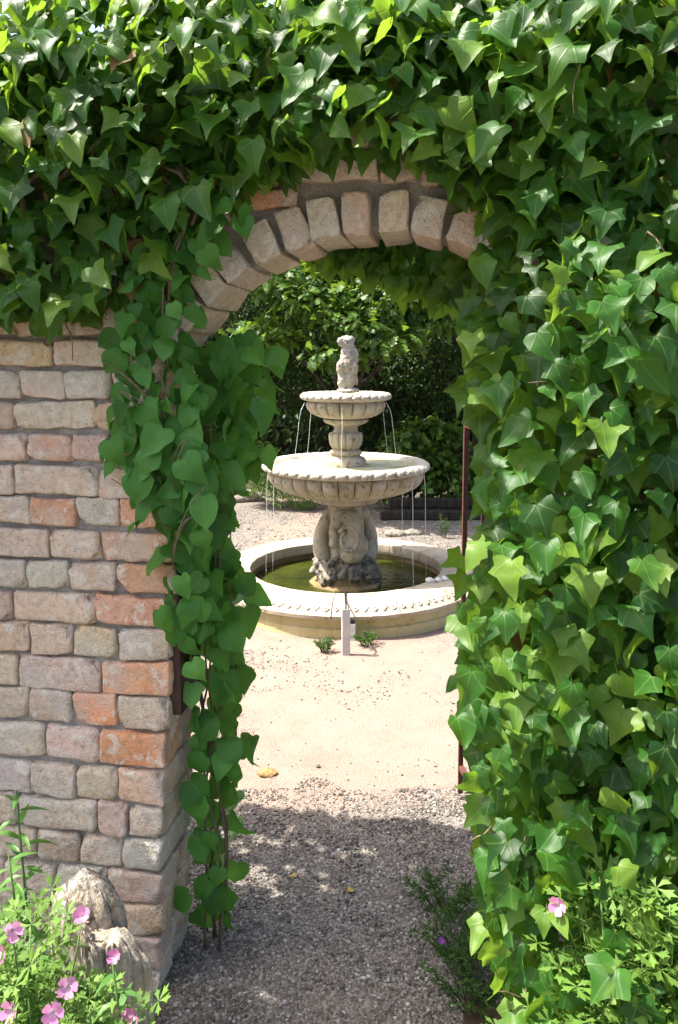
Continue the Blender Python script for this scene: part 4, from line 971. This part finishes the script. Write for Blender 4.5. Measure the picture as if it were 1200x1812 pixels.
geranium('cranesbill', 'small pink cranesbill growing against the wooden stump', (-.50, 1.58, .02),
    [(-.51, 1.60, .40), (-.46, 1.55, .36), (-.54, 1.56, .38)], 46, 12, (.03, .045), [((-.496, 1.60, .425), .020, (-.2, -.8, .7)), ((-.434, 1.50, .372), .024, (-.3, -.8, .4)), ((-.463, 1.50, .385), .016, (.4, -.8, .4))], spread=.045, lim=(-.7, .33))
geranium('cranesbill', 'light green cranesbill at the lower right with one pink flower', (.62, 1.46, .02),
    [(.50, 1.50, .62), (.53, 1.48, .70), (.55, 1.44, .60), (.48, 1.46, .54), (.60, 1.42, .56), (.56, 1.40, .48), (.50, 1.42, .45)], 190, 13, (.036, .056), [((.448, 1.475, .645), .023, (-.5, -.85, .3))], stuff=120, spread=.045)
geranium('cranesbill', 'tall light green cranesbill at the right picture edge', (.68, 1.42, .02),
    [(.60, 1.42, .72), (.64, 1.40, .70), (.62, 1.38, .62), (.66, 1.42, .64), (.68, 1.36, .55), (.62, 1.40, .52)], 200, 14, (.036, .060), [], stuff=160, spread=.036)
geranium('cranesbill', 'low cut leaved cranesbill at the foot of the right hand ivy', (.40, 1.52, .02),
    [(.36, 1.55, .30), (.42, 1.5, .34), (.46, 1.46, .40), (.40, 1.46, .33), (.50, 1.42, .38)], 80, 16, (.035, .05), [], stuff=20, spread=.05)
def lance(name, label, base, top, n_, seed, L=(.07, .11)):
    r5 = random.Random(seed); b, tp = Vector(base), Vector(top); root = empty(name, b); tag(root, label, 'plant'); mid = (b + tp) / 2 + Vector((.02, 0, 0)); sm = MB()
    pts = [b, mid, tp]; sm.tube([p - b for p in (b, b.lerp(mid, .5), mid, mid.lerp(tp, .5), tp)], [.004, .004, .0035, .003, .002], 6); sm.build('stem', M['lily'], root); mats = []
    for i in range(n_):
        t = .35 + .65 * i / n_; p = b.lerp(mid, t * 2) if t < .5 else mid.lerp(tp, t * 2 - 1); a = i * 2.4 + r5.uniform(-.3, .3)
        mats.append(frame(p, Vector((math.cos(a), math.sin(a), r5.uniform(-.1, .7))), Z + Vector((-.3 * math.cos(a), -.3 * math.sin(a), 0)), r5.uniform(*L) * (1.1 - .4 * t)))
    place(T_LANCE, 'leaf', M['lily'], mats, root)
lance('lily', 'leafy lily stalk in front of the bricks at the left edge', (-.80, 1.80, .02), (-.790, 1.80, .70), 24, 21, (.07, .11))
lance('lily', 'second shorter lily stalk low at the left edge', (-.765, 1.70, .02), (-.770, 1.70, .60), 22, 22, (.06, .10))
lance('lily', 'bright green lance leaved shoot before the stump', (-.455, 1.46, .02), (-.457, 1.45, .535), 16, 23, (.07, .10))
lance('lily', 'small lance leaved shoot beside the pink flowers at the bottom', (-.49, 1.40, .02), (-.49, 1.40, .47), 12, 24, (.06, .09))
def feather(name, label, base, h, n_, seed, spread=.12):
    r5 = random.Random(seed); b = Vector(base); root = empty(name, b); tag(root, label, 'plant'); sm = MB(); mats = []
    for k in range(n_):
        a = r5.uniform(0, 6.28); L = h * r5.uniform(.6, 1.1); tip = Vector((math.cos(a) * spread * r5.random() ** .6, math.sin(a) * spread * r5.random() ** .6, L)); foot = Vector((tip.x * .3, tip.y * .3, 0)); mid = foot.lerp(tip, .5) + Z * .02
        sm.tube([foot, mid, tip], [.0016, .0013, .0007], 4)
        for j in range(16):
            t = .25 + .75 * j / 16; p = foot.lerp(mid, t * 2) if t < .5 else mid.lerp(tip, t * 2 - 1)
            mats.append(frame(p, Vector((r5.gauss(0, 1), r5.gauss(0, 1), .5)), rv(r5), r5.uniform(.015, .03)))
    merged('foliage', [simple_leaf(300 + i, .10) for i in range(3)], mats, M['fern'], root); sm.build('stem', M['fern'], root)['kind'] = 'stuff'; return root
feather('yarrow', 'dark feathery plant in the shade at the foot of the right ivy', (.37, 1.95, .0), .12, 46, 31, .17)
fv = feather('yarrow', 'feathery plant with a tiny violet flower beside the gravel path', (.35, 2.12, .0), .11, 40, 32, .16)
flower(fv, (.29, 2.03, .12), .012, (-.3, -.8, .4), FV)
feather('yarrow', 'farthest feathery tuft along the right path edge', (.34, 2.30, .0), .09, 36, 33, .15)
feather('weed', 'bright green weed at the foot of the pool wall beside the duct', (-.085, 4.49, 0), .075, 26, 34, .07)
feather('weed', 'thin grassy weed at the pool wall right of the socket box', (.17, 4.60, 0), .07, 26, 35, .10)
feather('weed', 'little green weed on the shaded gravel behind the pool, left one', (1.02, 7.45, 0), .22, 14, 36, .07)
feather('weed', 'little green weed on the shaded gravel behind the pool, right one', (1.22, 7.5, 0), .28, 14, 37, .06)

# ================================================================== TREES AND SHRUBS BEHIND
def tree(name, label, base, clumps, nleaf, T, mat, size, seed, trunk=.10, cat='tree', flat=.5, fine=None):
    r5 = random.Random(seed); b = Vector(base); root = empty(name, b); tag(root, label, cat); mats = []; tb = MB()
    cs = [(Vector(c), Vector(q)) for c, q in clumps]; vol = [q.x * q.y + q.x * q.z for c, q in cs]; tot = sum(vol)
    hi = max(c.z for c, q in cs)
    if trunk:
        pts = [Vector((0.05 * math.sin(z * 2), .05 * math.cos(z * 1.7), z)) for z in [hi * .75 * i / 6 for i in range(7)]]; tb.tube(pts, [trunk * (1.25 - .85 * i / 6) for i in range(7)], 10); tb.build('trunk', M['bark'], root)
        br = MB()
        for c, q in cs:
            p0 = Vector((0, 0, max(.3, min(c.z * .55, hi * .7)))); p2 = c - b * 1.0 if False else c - Vector((b.x, b.y, 0)); mid = (p0 + p2) / 2 + Vector((r5.uniform(-.1, .1), r5.uniform(-.1, .1), .1))
            br.tube([p0, mid, p2], [trunk * .4, trunk * .28, trunk * .1], 7)
            for k in range(4):
                e = p2 + Vector((r5.uniform(-1, 1) * q.x, r5.uniform(-1, 1) * q.y, r5.uniform(-.6, .8) * q.z)) * .8; br.tube([mid.lerp(p2, .6), (mid.lerp(p2, .6) + e) / 2 + Z * .04, e], [trunk * .16, trunk * .1, trunk * .04], 5)
        br.build('branch', M['bark'], root)['kind'] = 'stuff'
    for (c, q), v_ in zip(cs, vol):
        for k in range(int(nleaf * v_ / tot)):
            d = rv(r5).normalized(); rad = r5.random() ** .38
            bumpy = 1 + .35 * fbm((d.x * 2 + c.x, d.y * 2 + c.y, d.z * 2 + c.z))
            p = c + Vector((d.x * q.x, d.y * q.y, d.z * q.z)) * rad * bumpy
            if p.z < .03: continue
            nr = Z * .9 + d * .5 + rv(r5, .45); tip = d * .7 + rv(r5, .5) - Z * .25
            mats.append(frame(p - b, tip, nr, r5.uniform(*size)))
    merged('crown', T, mats, M[mat], root); return root
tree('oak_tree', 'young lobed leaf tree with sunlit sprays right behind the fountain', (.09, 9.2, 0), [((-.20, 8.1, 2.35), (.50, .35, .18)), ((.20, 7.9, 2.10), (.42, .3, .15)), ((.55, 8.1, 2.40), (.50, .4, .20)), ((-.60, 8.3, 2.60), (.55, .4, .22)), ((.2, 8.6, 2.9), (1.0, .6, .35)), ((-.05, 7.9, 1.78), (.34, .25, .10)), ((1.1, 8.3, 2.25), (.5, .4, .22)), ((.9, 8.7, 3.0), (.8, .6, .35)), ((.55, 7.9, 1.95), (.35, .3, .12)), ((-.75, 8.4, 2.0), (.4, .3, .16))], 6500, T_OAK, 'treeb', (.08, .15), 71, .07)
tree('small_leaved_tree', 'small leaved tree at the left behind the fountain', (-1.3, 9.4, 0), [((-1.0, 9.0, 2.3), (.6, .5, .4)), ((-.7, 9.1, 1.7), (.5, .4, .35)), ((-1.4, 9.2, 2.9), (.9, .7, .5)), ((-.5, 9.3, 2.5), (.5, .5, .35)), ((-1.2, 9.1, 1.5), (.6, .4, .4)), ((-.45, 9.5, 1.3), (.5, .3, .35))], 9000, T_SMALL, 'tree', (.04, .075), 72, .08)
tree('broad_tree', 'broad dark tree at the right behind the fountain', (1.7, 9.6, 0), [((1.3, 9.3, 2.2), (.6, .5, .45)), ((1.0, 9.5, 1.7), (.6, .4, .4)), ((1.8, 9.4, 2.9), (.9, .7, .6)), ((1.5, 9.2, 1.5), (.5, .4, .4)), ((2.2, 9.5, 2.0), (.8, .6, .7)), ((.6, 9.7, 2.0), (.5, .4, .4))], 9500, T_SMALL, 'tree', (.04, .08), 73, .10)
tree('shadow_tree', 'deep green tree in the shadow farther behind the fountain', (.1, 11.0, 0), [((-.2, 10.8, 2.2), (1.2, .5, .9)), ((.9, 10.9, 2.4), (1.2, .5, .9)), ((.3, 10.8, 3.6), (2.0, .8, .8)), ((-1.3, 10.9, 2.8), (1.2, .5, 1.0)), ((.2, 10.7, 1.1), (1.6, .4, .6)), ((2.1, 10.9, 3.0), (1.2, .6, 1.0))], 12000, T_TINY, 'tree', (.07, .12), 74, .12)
tree('shrub', 'pale green bushy shrub left of the fountain on the sunny path', (-.78, 9.1, 0), [((-.90, 9.1, .42), (.34, .25, .30)), ((-.65, 8.95, .28), (.30, .22, .24)), ((-.42, 8.9, .16), (.22, .18, .16)), ((-1.05, 9.2, .62), (.25, .2, .2))], 4200, [simple_leaf(400 + i, .16) for i in range(3)], 'geranium', (.03, .06), 76, 0, 'shrub')
tree('shrub', 'round leaved bush behind the bowl at the right', (.85, 9.0, 0), [((.75, 8.9, .78), (.30, .25, .16)), ((1.05, 8.9, .95), (.32, .25, .14)), ((1.25, 9.0, .85), (.25, .2, .12)), ((.9, 8.9, .45), (.45, .25, .35)), ((1.5, 8.9, .4), (.45, .25, .35)), ((.55, 8.85, .3), (.25, .2, .22))], 1900, T_HEART, 'treeb', (.05, .09), 77, .03, 'shrub')
def hedge():
    root = empty('hedge', (0, 12.2, 0)); tag(root, 'tall dark hedge closing the garden behind the trees', 'hedge'); r5 = random.Random(81); mats = []
    for k in range(24000):
        x = r5.uniform(-9, 9); z = r5.uniform(.05, 5.2); y = -.25 + .35 * fbm((x * .8, z * .8, 2)) + r5.uniform(-.12, .25); mats.append(frame((x, y, z), Vector((r5.gauss(0, .6), -.4, -.6)), Vector((r5.gauss(0, .5), -.8, .8)) + rv(r5, .3), r5.uniform(.10, .18)))
    merged('leaves', T_TINY, mats, M['tree'], root)
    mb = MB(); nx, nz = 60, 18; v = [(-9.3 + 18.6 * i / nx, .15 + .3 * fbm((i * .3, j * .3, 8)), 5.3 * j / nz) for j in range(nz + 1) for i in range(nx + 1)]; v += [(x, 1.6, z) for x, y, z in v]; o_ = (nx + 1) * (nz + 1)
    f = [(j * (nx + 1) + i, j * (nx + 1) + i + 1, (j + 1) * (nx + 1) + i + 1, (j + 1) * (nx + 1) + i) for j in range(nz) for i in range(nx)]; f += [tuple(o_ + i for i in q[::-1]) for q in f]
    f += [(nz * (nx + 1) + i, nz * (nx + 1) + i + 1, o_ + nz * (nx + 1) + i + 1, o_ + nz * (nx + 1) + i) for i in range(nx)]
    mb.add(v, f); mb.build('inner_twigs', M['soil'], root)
hedge()
# low timber edging behind the pool on the right
for k, (x0, x1, y, z, lab) in enumerate(((.45, 2.0, 8.35, .05, 'lower dark timber sleeper edging the bed behind the pool'), (.55, 2.1, 8.55, .15, 'upper dark timber sleeper edging the bed behind the pool'))):
    mb = MB(); mb.box(((x0 + x1) / 2, y, z), x1 - x0, .12, .095); o = mb.build('timber_sleeper', M['timber'], smooth=False); bv = o.modifiers.new('b', 'BEVEL'); bv.width = .01; tag(o, lab, 'timber')
